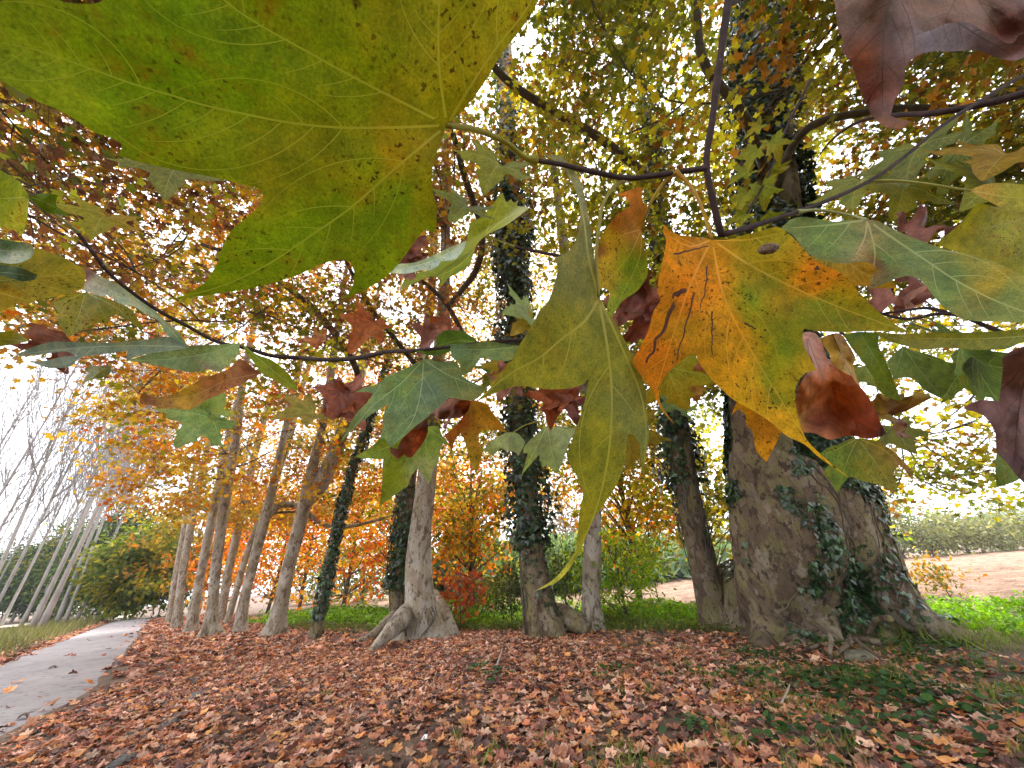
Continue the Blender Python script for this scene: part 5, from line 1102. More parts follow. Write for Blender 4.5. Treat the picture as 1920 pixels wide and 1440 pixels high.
o = traced("main", "big orange and green leaf right of centre with brown cracks and a brown gall",
    [(1335, 449), (1307, 444), (1272, 440), (1257, 433), (1246, 421), (1243, 432), (1249, 451), (1244, 481), (1236, 515), (1233, 545), (1238, 563), (1225, 584), (1216, 619), (1199, 653), (1186, 679), (1203, 705), (1225, 735), (1230, 750), (1242, 771), (1266, 797), (1240, 760), (1236, 738), (1242, 713), (1259, 692), (1281, 675), (1294, 664), (1302, 662), (1307, 670), (1315, 687), (1332, 709), (1354, 731), (1376, 750), (1410, 769), (1444, 791), (1475, 817), (1509, 834), (1535, 857), (1595, 898), (1548, 860), (1513, 825), (1500, 795), (1492, 756), (1492, 726), (1509, 700), (1531, 694), (1518, 670), (1505, 640), (1507, 616), (1531, 621), (1574, 623), (1638, 621), (1705, 623), (1668, 601), (1638, 576), (1608, 545), (1582, 515), (1552, 500), (1526, 487), (1505, 464), (1479, 438), (1457, 425), (1427, 433), (1397, 440), (1367, 449)],
    (1335, 449), [(1335, 449, 0.30), (1705, 623, 0.27), (1560, 880, 0.275), (1190, 680, 0.31)],
    [(x_, y_, tuple(np.array(c_) * np.array([1.1, 1.12, 0.9]))) for x_, y_, c_ in [(1270, 470, (0.46, 0.17, 0.008)), (1290, 560, (0.47, 0.13, 0.008)), (1230, 660, (0.44, 0.13, 0.008)), (1330, 560, (0.44, 0.15, 0.008)), (1300, 630, (0.33, 0.17, 0.01)), (1340, 500, (0.44, 0.19, 0.01)), (1390, 610, (0.40, 0.16, 0.008)), (1360, 680, (0.38, 0.18, 0.008)), (1420, 740, (0.42, 0.22, 0.008)), (1470, 800, (0.46, 0.24, 0.01)), (1540, 860, (0.5, 0.27, 0.01)), (1400, 460, (0.26, 0.19, 0.01)), (1440, 450, (0.22, 0.19, 0.012)), (1440, 540, (0.11, 0.16, 0.01)), (1530, 560, (0.11, 0.15, 0.01)), (1460, 640, (0.105, 0.15, 0.01)), (1560, 600, (0.12, 0.145, 0.01)), (1420, 590, (0.15, 0.17, 0.012)), (1450, 690, (0.14, 0.16, 0.01)), (1480, 740, (0.17, 0.17, 0.01)), (1490, 600, (0.13, 0.15, 0.01)), (1600, 590, (0.15, 0.14, 0.012)), (1680, 615, (0.13, 0.13, 0.012)), (1520, 500, (0.45, 0.12, 0.008)), (1550, 515, (0.42, 0.13, 0.008)), (1500, 490, (0.26, 0.16, 0.01)), (1520, 680, (0.3, 0.19, 0.01))]],
    veins=[[(1335, 449), (1390, 487), (1457, 524), (1574, 576), (1702, 622)], [(1335, 449), (1358, 558), (1401, 644), (1466, 752), (1530, 850)], [(1335, 449), (1298, 525), (1268, 610), (1228, 742)], [(1335, 449), (1295, 462), (1250, 440)], [(1335, 449), (1395, 450), (1470, 435)]],
    stalk=[(1265, 322, 0.333), (1285, 338, 0.33), (1305, 365, 0.325), (1320, 400, 0.318), (1330, 432, 0.305)], mat=M_SPOT, step=7, vw=0.0008, spacing=46, veincol=(0.42, 0.24, 0.02), wave=0.03, fold=0.014,
    scars=[([(1326, 500), (1322, 545), (1312, 578)], 3, (0.08, 0.03, 0.012)), ([(1302, 550), (1290, 595), (1268, 675)], 3.5, (0.06, 0.025, 0.015)), ([(1262, 568), (1250, 605), (1233, 635), (1214, 680)], 7, (0.05, 0.022, 0.015)), ([(1335, 585), (1335, 665)], 3, (0.08, 0.03, 0.015)), ([(1397, 606), (1417, 617)], 4, (0.08, 0.035, 0.015)), ([(1264, 477), (1328, 461)], 3.5, (0.1, 0.04, 0.015)), ([(1531, 502), (1533, 503)], 6, (0.02, 0.01, 0.008)), ([(1280, 545), (1262, 556)], 8, (0.12, 0.05, 0.03))])
gm = MB(); gp = (np.stack([np.sin(th) * np.cos(ph), np.sin(th) * np.sin(ph), np.cos(th)], -1)).reshape(-1, 3)
ctr = at(1442, 466, 0.292); R3 = np.column_stack([unit(RT * 0.97 + UP * 0.2), unit(UP - RT * 0.2), -FW]); gp = gp * (1 + 0.12 * wob(gp * 3, 2))[:, None] * np.array([0.0087, 0.0042, 0.0035])
ii = (np.arange(11)[:, None] * 16); jj = np.arange(16)[None, :]
gm.add(gp @ R3.T + ctr, np.stack([ii + jj, ii + (jj + 1) % 16, ii + 16 + (jj + 1) % 16, ii + 16 + jj], -1).reshape(-1, 4)); gm.build("leaf_gall", M_GALL, o, ctr)
traced("main", "yellow leaf with brown blotched top, twisted, just left of the orange leaf",
    [(1203, 430), (1212, 485), (1214, 515), (1195, 545), (1169, 563), (1155, 582), (1146, 598), (1138, 580), (1143, 548), (1132, 540), (1119, 545), (1116, 507), (1117, 464), (1130, 438), (1156, 403), (1182, 386), (1173, 370), (1152, 366), (1182, 356), (1196, 350), (1203, 352), (1205, 377), (1217, 395), (1208, 412)],
    (1203, 430), [(1203, 430, 0.345), (1146, 598, 0.36), (1120, 500, 0.34), (1190, 355, 0.36)],
    [(1170, 420, (0.22, 0.07, 0.008)), (1190, 390, (0.25, 0.08, 0.006)), (1180, 362, (0.38, 0.12, 0.01)), (1150, 450, (0.34, 0.2, 0.012)), (1140, 500, (0.38, 0.25, 0.012)), (1130, 480, (0.15, 0.05, 0.01)), (1150, 530, (0.3, 0.2, 0.012)), (1190, 500, (0.14, 0.2, 0.012)), (1180, 540, (0.14, 0.21, 0.012)), (1155, 580, (0.13, 0.19, 0.012))],
    veins=[[(1203, 430), (1185, 470), (1150, 515), (1122, 542)], [(1203, 430), (1200, 480), (1170, 545), (1148, 590)], [(1203, 430), (1170, 440), (1130, 470)]],
    stalk=[(1262, 324, 0.333), (1240, 348, 0.335), (1218, 385, 0.34)], mat=M_SPOT, step=6, spacing=30, wave=0.05, fold=0.02, vw=0.0008, veincol=(0.4, 0.3, 0.04))
traced("main", "orange lobe tip peeping out below the orange leaf",
    [(1371, 779), (1380, 757), (1390, 740), (1420, 715), (1470, 740), (1475, 790), (1462, 817), (1448, 845), (1437, 866), (1419, 847), (1410, 808), (1398, 795), (1398, 779), (1384, 768)],
    (1430, 730), [(1430, 730, 0.36)], [(1390, 770, (0.42, 0.2, 0.01)), (1437, 850, (0.5, 0.23, 0.01)), (1430, 800, (0.34, 0.14, 0.01))], veins=[[(1430, 730), (1432, 790), (1437, 858)]], mat=M_SPOT, step=6, spacing=26, veincol=(0.5, 0.28, 0.03))
traced("main", "sage green leaf at the upper right with a brown torn notch",
    [(1626, 412), (1597, 412), (1566, 415), (1540, 412), (1519, 408), (1500, 407), (1482, 412), (1464, 428), (1487, 442), (1505, 464), (1518, 477), (1535, 485), (1574, 494), (1617, 491), (1636, 495), (1646, 507), (1634, 520), (1629, 543), (1655, 533), (1682, 522), (1706, 517), (1729, 528), (1748, 552), (1768, 575), (1799, 595), (1830, 602), (1869, 603), (1920, 606), (1990, 618), (2110, 640), (2000, 545), (1920, 516), (1869, 493), (1830, 480), (1783, 470), (1733, 454), (1675, 430), (1645, 414)],
    (1626, 412), [(1626, 412, 0.40), (2110, 640, 0.24), (1464, 428, 0.38), (1800, 595, 0.31)],
    [(1540, 450, SAGE), (1600, 460, (0.12, 0.18, 0.06)), (1660, 490, SAGE), (1720, 480, (0.13, 0.18, 0.07)), (1760, 540, SAGE), (1800, 490, (0.19, 0.18, 0.04)), (1870, 520, (0.24, 0.19, 0.03)), (1880, 570, (0.12, 0.16, 0.05)), (1642, 420, (0.22, 0.18, 0.09)), (1618, 472, (0.24, 0.17, 0.1)), (1640, 502, (0.08, 0.03, 0.02))],
    veins=[[(1626, 412), (1655, 433), (1733, 486), (1791, 525), (1850, 556), (2090, 634)], [(1626, 412), (1622, 443), (1604, 480)], [(1626, 412), (1570, 420), (1475, 428)], [(1626, 412), (1640, 470), (1634, 535)]],
    stalk=[(1495, 398, 0.41), (1525, 394, 0.41), (1560, 397, 0.41), (1600, 405, 0.405)], step=8, spacing=48, veincol=(0.36, 0.38, 0.16), vw=0.0010, fold=0.015, wave=0.03)
for k in ("main",): pass
# ---- right hand branch
branch("right", "leafy twigs crowding the right edge, with green, yellow and rusty leaves", "branch", at(1950, 560, 0.5))
twig("right", [(1990, 150, 0.62), (1920, 176, 0.62), (1840, 196, 0.64), (1750, 212, 0.66), (1680, 216, 0.7), (1610, 228, 0.75), (1560, 262, 0.8), (1530, 300, 0.85)], [10, 8, 6, 3, 1.2])
twig("right", [(1990, 640, 0.48), (1900, 630, 0.5), (1850, 612, 0.52), (1800, 592, 0.53), (1770, 588, 0.54), (1700, 598, 0.58), (1640, 585, 0.6)], [6, 5, 4, 3])
twig("right", [(1785, 590, 0.54), (1740, 578, 0.56), (1690, 583, 0.58), (1640, 590, 0.6)], [4, 2])
twig("right", [(1990, 150, 0.62), (1990, 300, 0.5), (1960, 420, 0.5), (1950, 560, 0.5), (1990, 640, 0.48)], [6, 5])
YOV = (0.2, 0.18, 0.012)
traced("right", "yellow olive leaf behind the sage leaf at the right edge", [(1754, 457), (1797, 422), (1833, 383), (1869, 388), (1920, 395), (2000, 420), (2060, 500), (1990, 540), (1920, 522), (1869, 497), (1830, 482), (1786, 470)],
    (1960, 400), [(1960, 400, 0.42)], [(1800, 440, YOV), (1880, 430, (0.19, 0.19, 0.01)), (1920, 470, (0.16, 0.16, 0.012))], veins=[[(1960, 400), (1880, 420), (1800, 440), (1760, 456)], [(1960, 400), (1930, 450), (1890, 495)]], mat=M_SPOT, spacing=40, veincol=(0.1, 0.08, 0.02))
traced("right", "blunt orange green leaf high on the right edge", [(1817, 357), (1848, 345), (1887, 343), (1920, 346), (1990, 350), (2010, 380), (1960, 398), (1920, 398), (1887, 394), (1851, 376), (1833, 366)],
    (1819, 357), [(1819, 357, 0.46), (2000, 380, 0.36), (1880, 395, 0.42)], [(1840, 355, (0.28, 0.17, 0.03)), (1900, 365, (0.25, 0.22, 0.05)), (1950, 380, (0.2, 0.22, 0.06))], veins=[[(1819, 357), (1880, 368), (2000, 380)]], spacing=30,
    stalk=[(1618, 340, 0.47), (1680, 339, 0.47), (1740, 345, 0.465), (1790, 353, 0.46)], veincol=(0.34, 0.34, 0.08))
traced("right", "narrow dark olive leaf seen edge on at the right", [(1640, 622), (1690, 626), (1740, 624), (1791, 624), (1869, 621), (1920, 617), (1990, 610), (1995, 640), (1920, 641), (1889, 654), (1830, 656), (1772, 652), (1730, 656), (1690, 646), (1660, 636)],
    (1980, 625), [(1980, 625, 0.42)], [(1700, 635, (0.11, 0.13, 0.012)), (1850, 640, (0.12, 0.13, 0.012)), (1700, 625, (0.2, 0.16, 0.02))], veins=[[(1980, 625), (1860, 634), (1700, 634)]], spacing=26)
traced("right", "pale sage leaf hanging below the narrow olive one", [(1694, 650), (1676, 664), (1663, 681), (1672, 697), (1674, 714), (1690, 708), (1713, 711), (1733, 731), (1768, 749), (1775, 730), (1791, 711), (1788, 695), (1793, 684), (1770, 676), (1752, 668), (1713, 657)],
    (1694, 650), [(1694, 650, 0.5)], [(1700, 680, SAGE2), (1750, 700, (0.14, 0.2, 0.08)), (1770, 735, (0.13, 0.19, 0.06))], veins=[[(1694, 650), (1725, 695), (1766, 745)], [(1694, 650), (1735, 668), (1788, 684)], [(1694, 650), (1685, 680), (1675, 708)]], spacing=26, veincol=(0.4, 0.45, 0.22))
traced("right", "dark green leaf folded down beside the rusty leaf", [(1581, 628), (1608, 622), (1650, 624), (1646, 645), (1659, 672), (1675, 711), (1690, 752), (1667, 746), (1647, 731), (1636, 704), (1616, 676), (1597, 653)],
    (1610, 620), [(1610, 620, 0.42)], [(1610, 640, (0.07, 0.11, 0.012)), (1650, 690, (0.09, 0.13, 0.012)), (1680, 745, (0.1, 0.13, 0.02))], veins=[[(1610, 620), (1640, 670), (1684, 745)]], spacing=24, veincol=(0.2, 0.2, 0.05))
traced("right", "yellow brown torn leaf above the rusty crumpled one", [(1535, 636), (1555, 627), (1574, 625), (1587, 640), (1604, 670), (1600, 687), (1612, 722), (1621, 745), (1600, 740), (1578, 698), (1560, 690), (1556, 666)],
    (1560, 625), [(1560, 625, 0.40)], [(1560, 650, (0.4, 0.26, 0.03)), (1590, 690, (0.4, 0.24, 0.05)), (1575, 640, (0.3, 0.17, 0.05))], veins=[[(1560, 625), (1580, 670), (1610, 730)]], mat=M_DRY, spacing=22, crump=0.03, step=6)
traced("right", "rusty crumpled dead leaf right of the orange leaf", [(1503, 625), (1517, 622), (1531, 627), (1542, 645), (1552, 672), (1578, 696), (1598, 706), (1604, 716), (1625, 739), (1640, 765), (1650, 790), (1663, 814), (1630, 823), (1595, 817), (1556, 824), (1526, 812), (1500, 808), (1492, 774), (1496, 731), (1513, 700), (1524, 680), (1509, 653)],
    (1512, 625), [(1512, 625, 0.36), (1660, 815, 0.34), (1500, 800, 0.35)], [(1515, 640, (0.4, 0.2, 0.15)), (1540, 680, (0.4, 0.18, 0.12)), (1520, 740, (0.42, 0.17, 0.05)), (1560, 720, (0.44, 0.12, 0.02)), (1580, 760, (0.46, 0.13, 0.03)), (1620, 790, (0.36, 0.09, 0.04)), (1540, 790, (0.3, 0.1, 0.06)), (1500, 790, (0.42, 0.24, 0.03)), (1650, 810, (0.08, 0.04, 0.045))],
    veins=[[(1512, 625), (1540, 700), (1585, 770), (1640, 812)], [(1512, 625), (1520, 720), (1510, 800)]], mat=M_DRY, spacing=30, crump=0.075, step=4, veincol=(0.2, 0.07, 0.03))
traced("right", "spotted green and brown leaf against the huge trunk", [(1608, 822), (1590, 824), (1576, 832), (1556, 838), (1534, 853), (1550, 860), (1554, 871), (1545, 886), (1558, 903), (1569, 926), (1580, 908), (1593, 894), (1616, 902), (1647, 909), (1679, 924), (1676, 886), (1686, 872), (1699, 885), (1714, 908), (1706, 880), (1692, 862), (1667, 840), (1640, 826)],
    (1608, 822), [(1608, 822, 0.5)], [(1560, 860, (0.1, 0.16, 0.03)), (1575, 895, (0.11, 0.17, 0.035)), (1620, 870, (0.15, 0.16, 0.03)), (1650, 850, (0.2, 0.15, 0.04)), (1660, 890, (0.17, 0.16, 0.03)), (1695, 880, (0.22, 0.12, 0.05))],
    veins=[[(1608, 822), (1590, 860), (1571, 920)], [(1608, 822), (1640, 865), (1677, 918)], [(1608, 822), (1570, 842), (1538, 854)], [(1608, 822), (1660, 845), (1710, 902)]], mat=M_SPOT, spacing=24, veincol=(0.3, 0.32, 0.1), step=6)
traced("right", "grey brown dried leaf hanging at the right edge", [(1881, 668), (1920, 649), (1990, 640), (2050, 760), (2000, 900), (1930, 912), (1905, 890), (1888, 868), (1869, 847), (1865, 809), (1846, 781), (1827, 772), (1805, 766), (1822, 755), (1842, 750), (1873, 752), (1877, 723), (1880, 695)],
    (1940, 645), [(1940, 645, 0.26)], [(1890, 700, (0.16, 0.09, 0.07)), (1900, 800, (0.13, 0.07, 0.06)), (1850, 765, (0.14, 0.06, 0.05)), (1910, 880, (0.1, 0.06, 0.06))], veins=[[(1940, 645), (1915, 740), (1900, 880)], [(1940, 645), (1890, 720), (1812, 766)]], mat=M_DRY, spacing=40, crump=0.04, step=7, sec=True, veincol=(0.12, 0.07, 0.05))
traced("right", "grey green leaf tip under the dried leaf at the right edge", [(1869, 840), (1900, 840), (1940, 860), (1912, 898), (1869, 914), (1866, 880)], (1900, 840), [(1900, 840, 0.3)], SAGE, spacing=20)
# ---- withered leaves high in the right corner
branch("dry", "withered purple brown leaves hanging into the top right corner", "branch", at(1790, -60, 0.24))
twig("dry", [(1990, -120, 0.25), (1860, -90, 0.25), (1790, -60, 0.24), (1690, -60, 0.24)], [6, 5, 4])
traced("dry", "purple brown withered leaf with a long curled lobe hanging down", [(1555, -80), (1559, -20), (1566, 10), (1571, 54), (1581, 76), (1577, 94), (1592, 112), (1600, 130), (1609, 159), (1620, 188), (1635, 217), (1648, 230), (1662, 239), (1689, 242), (1709, 227), (1690, 224), (1670, 217), (1678, 188), (1688, 172), (1696, 155), (1697, 130), (1710, 112), (1728, 101), (1754, 96), (1779, 97), (1833, 94), (1869, 108), (1905, 113), (1940, 94), (1990, 40), (1960, -80), (1700, -110)],
    (1690, -60), [(1690, -60, 0.25), (1680, 240, 0.25), (1930, 90, 0.21), (1560, 0, 0.27)], [(1600, 40, (0.19, 0.13, 0.105)), (1650, 20, (0.22, 0.155, 0.13)), (1630, 110, (0.2, 0.07, 0.03)), (1640, 160, (0.17, 0.055, 0.035)), (1665, 110, (0.12, 0.07, 0.065)), (1690, 80, (0.17, 0.12, 0.11)), (1670, 200, (0.12, 0.07, 0.06)), (1750, 70, (0.16, 0.13, 0.14)), (1830, 80, (0.17, 0.13, 0.13)), (1880, 95, (0.2, 0.11, 0.10)), (1680, 235, (0.2, 0.09, 0.05))],
    veins=[[(1690, -60), (1660, 40), (1655, 120), (1655, 215)], [(1690, -60), (1780, 30), (1900, 105)]], mat=M_DRY, spacing=44, crump=0.022, wave=0.05, step=7, veincol=(0.09, 0.05, 0.04))
traced("dry", "dark brown withered leaf overlapping in the very corner", [(1678, -30), (1690, 4), (1707, 15), (1711, 30), (1714, 43), (1722, 55), (1732, 60), (1750, 56), (1772, 45), (1808, 41), (1826, 47), (1840, 56), (1869, 69), (1884, 80), (1900, 80), (1910, 66), (1950, 58), (2000, 20), (1960, -90), (1720, -90)],
    (1800, -60), [(1800, -60, 0.205)], [(1750, 20, (0.13, 0.07, 0.045)), (1850, 30, (0.15, 0.085, 0.058)), (1880, 70, (0.14, 0.055, 0.04))], veins=[[(1800, -60), (1790, 0), (1770, 42)], [(1800, -60), (1840, 10), (1885, 75)]], mat=M_DRY, spacing=34, crump=0.02, step=7, veincol=(0.1, 0.05, 0.035))
# ---- centre left branch
branch("mid", "thin horizontal twig in the middle with grey green leaves and rust red curled ones", "branch", at(794, 655, 0.5))
twig("mid", [(560, 671, 0.62), (600, 674, 0.6), (644, 674, 0.58), (683, 669, 0.56), (717, 661, 0.54), (780, 657, 0.5), (850, 650, 0.48), (915, 642, 0.48), (985, 637, 0.5), (1060, 640, 0.55)], [5, 5, 4, 4])
twig("mid", [(1115, 490, 0.7), (1038, 478, 0.62), (1000, 470, 0.58), (962, 462, 0.55)], [4, 3])
traced("mid", "grey green leaf hanging in the centre left, pale veins", [(794, 674), (778, 682), (756, 693), (728, 704), (706, 721), (683, 727), (665, 735), (685, 735), (699, 737), (692, 751), (669, 774), (653, 802), (637, 832), (656, 810), (678, 791), (700, 774), (727, 758), (718, 780), (718, 798), (713, 825), (719, 821), (724, 826), (731, 839), (744, 829), (758, 818), (772, 804), (794, 788), (817, 768), (831, 756), (844, 745), (868, 750), (894, 748), (912, 728), (889, 718), (867, 705), (860, 684), (848, 676), (828, 679), (812, 676)],
    (794, 674), [(794, 674, 0.49), (640, 830, 0.42), (910, 730, 0.45), (731, 838, 0.42)], [(760, 720, SAGE), (700, 770, (0.13, 0.18, 0.07)), (660, 805, (0.13, 0.18, 0.06)), (760, 780, (0.115, 0.175, 0.08)), (740, 820, (0.12, 0.18, 0.07)), (810, 730, (0.10, 0.145, 0.085)), (870, 700, (0.11, 0.15, 0.06)), (880, 735, (0.14, 0.15, 0.05))],
    veins=[[(794, 674), (791, 720), (775, 785), (742, 832)], [(794, 674), (756, 715), (700, 760), (645, 825)], [(794, 674), (835, 700), (905, 728)], [(794, 674), (740, 700), (672, 733)], [(794, 674), (825, 676), (850, 680)]], spacing=30, veincol=(0.38, 0.42, 0.24), step=6, vw=0.0010, stalk=[(796, 655, 0.5), (797, 664, 0.495)])
traced("mid", "green leaf cupped over the twig above the grey green leaf", [(806, 656), (819, 646), (817, 635), (831, 621), (850, 619), (869, 622), (889, 634), (897, 641), (870, 645), (846, 648), (846, 658), (828, 664), (806, 667), (792, 663), (778, 658)], (895, 640), [(895, 640, 0.48)], (0.09, 0.15, 0.03), veins=[[(895, 640), (850, 640), (800, 658)]], spacing=22, step=5)
traced("mid", "grey green leaf with bent lobe right of the cupped one", [(844, 645), (878, 645), (919, 640), (947, 645), (972, 648), (977, 655), (965, 671), (950, 677), (919, 674), (900, 672), (893, 684), (878, 700), (864, 705), (861, 682), (847, 668)], (970, 650), [(970, 650, 0.46)], [(860, 660, (0.11, 0.17, 0.09)), (920, 655, SAGE2), (870, 690, (0.12, 0.17, 0.06))], veins=[[(970, 650), (920, 655), (850, 655)], [(970, 650), (905, 662), (868, 700)]], spacing=22, step=5, veincol=(0.34, 0.38, 0.2))
traced("mid", "olive green leaf hanging below the grey green one, toothed on its right", [(800, 800), (822, 800), (830, 818), (847, 838), (831, 832), (824, 846), (822, 866), (811, 882), (810, 895), (803, 908), (792, 890), (783, 879), (772, 891), (764, 913), (758, 914), (750, 921), (731, 935), (711, 950), (714, 929), (717, 893), (719, 861), (692, 860), (664, 857), (692, 841), (706, 829), (717, 813), (740, 800)],
    (795, 800), [(795, 800, 0.56)], [(740, 850, (0.13, 0.17, 0.014)), (730, 900, (0.14, 0.17, 0.012)), (700, 850, (0.13, 0.18, 0.02)), (800, 830, (0.14, 0.2, 0.03)), (800, 885, (0.24, 0.27, 0.12))], veins=[[(795, 800), (765, 860), (714, 945)], [(795, 800), (735, 835), (668, 857)], [(795, 800), (800, 850), (803, 900)], [(795, 800), (820, 815), (842, 836)]], spacing=26, step=6)
traced("mid", "rust red dead leaf curled like a boat below the grey green leaf", [(801, 781), (802, 810), (792, 832), (772, 857), (764, 858), (758, 852), (747, 861), (733, 849), (731, 838), (745, 842), (750, 828), (765, 812), (782, 797)], (800, 782), [(800, 782, 0.47)], [(775, 820, (0.3, 0.07, 0.015)), (755, 850, (0.26, 0.07, 0.03)), (740, 845, (0.3, 0.16, 0.12)), (795, 800, (0.2, 0.05, 0.02))], veins=[[(800, 782), (780, 820), (755, 854)]], mat=M_DRY, crump=0.03, spacing=16, step=4, veincol=(0.15, 0.04, 0.02))
traced("mid", "rust red crumpled dead leaf behind the grey green leaf's right lobe", [(805, 777), (818, 768), (831, 754), (850, 746), (866, 749), (880, 748), (882, 757), (876, 772), (862, 784), (848, 784), (838, 800), (836, 808), (830, 800), (842, 784), (825, 787)], (850, 748), [(850, 748, 0.5)], [(830, 770, (0.28, 0.12, 0.09)), (850, 770, (0.2, 0.05, 0.02)), (870, 760, (0.32, 0.09, 0.02)), (835, 800, (0.35, 0.2, 0.15))], mat=M_DRY, crump=0.06, spacing=16, step=4, sec=False)
traced("mid", "amber leaf with drooping tips right of the rust red ones", [(882, 754), (898, 752), (914, 760), (922, 772), (934, 786), (951, 811), (932, 807), (919, 806), (902, 808), (898, 820), (900, 836), (905, 852), (900, 862), (897, 876), (893, 892), (887, 876), (881, 863), (876, 845), (871, 827), (864, 812), (852, 828), (848, 850), (840, 828), (833, 815), (846, 806), (858, 794), (871, 776)],
    (882, 754), [(882, 754, 0.5)], [(900, 780, (0.38, 0.19, 0.02)), (930, 800, (0.42, 0.2, 0.02)), (882, 830, (0.34, 0.2, 0.03)), (890, 870, (0.3, 0.22, 0.03)), (860, 790, (0.26, 0.07, 0.02)), (848, 830, (0.3, 0.09, 0.03))], veins=[[(882, 754), (910, 780), (946, 808)], [(882, 754), (884, 810), (893, 886)], [(882, 754), (860, 795), (846, 840)]], mat=M_SPOT, spacing=18, step=4, veincol=(0.28, 0.13, 0.02))
traced("mid", "small pale green leaf left of the ivy column", [(969, 812), (984, 828), (981, 838), (972, 855), (966, 848), (958, 846), (948, 845), (939, 840), (930, 850), (922, 854), (913, 847), (904, 846), (912, 836), (919, 827), (936, 818), (951, 811)], (960, 812), [(960, 812, 0.8)], PALE, veins=[[(960, 812), (940, 832), (925, 850)]], spacing=18, step=4, stalk=[(1010, 790, 0.85), (985, 797, 0.83)])
traced("mid", "pale green lobed leaf in front of the ivy column", [(1026, 798), (1007, 813), (983, 837), (981, 850), (990, 850), (984, 870), (978, 891), (999, 866), (1011, 852), (1014, 865), (1017, 878), (1026, 872), (1035, 880), (1045, 890), (1058, 857), (1066, 833), (1075, 815), (1080, 803), (1058, 800), (1042, 800)], (1026, 798), [(1026, 798, 0.85)], [(1010, 830, (0.2, 0.25, 0.13)), (1050, 820, PALE), (990, 870, (0.2, 0.27, 0.08))], veins=[[(1026, 798), (1033, 840), (1044, 886)], [(1026, 798), (1005, 840), (981, 886)], [(1026, 798), (1055, 805), (1076, 806)]], spacing=20, step=4, veincol=(0.4, 0.44, 0.26), stalk=[(1025, 770, 0.87), (1024, 785, 0.86)])
traced("mid", "yellow green leaf twisted upward between the giant leaf and the centre", [(881, 420), (903, 406), (916, 392), (928, 378), (936, 366), (942, 361), (946, 372), (949, 380), (958, 373), (963, 381), (971, 376), (969, 386), (994, 389), (976, 403), (948, 423), (914, 440), (895, 457), (886, 482), (881, 496), (858, 513), (841, 521), (833, 530), (824, 538), (827, 523), (807, 518), (779, 530), (748, 545), (762, 521), (802, 506), (819, 490), (852, 487), (867, 471), (875, 455)],
    (909, 441), [(909, 441, 0.5), (990, 389, 0.46), (750, 545, 0.5)], [(930, 390, (0.22, 0.24, 0.02)), (900, 430, (0.2, 0.22, 0.02)), (850, 500, (0.14, 0.18, 0.012)), (790, 520, (0.15, 0.18, 0.012)), (980, 392, (0.3, 0.32, 0.14))], veins=[[(909, 441), (940, 415), (988, 390)], [(909, 441), (870, 490), (755, 542)], [(909, 441), (925, 405), (942, 366)]], spacing=18, step=5, stalk=[(962, 462, 0.55), (940, 453, 0.53)], veincol=(0.34, 0.34, 0.06))
traced("mid", "pale underside fold of the twisted leaf, reaching left", [(732, 512), (743, 496), (774, 493), (813, 479), (847, 462), (875, 451), (868, 471), (852, 489), (827, 490), (817, 506), (793, 506), (762, 513)], (875, 452), [(875, 452, 0.49)], (0.36, 0.42, 0.36), veins=[[(875, 452), (820, 485), (740, 508)]], spacing=18, step=5, veincol=(0.45, 0.5, 0.42))
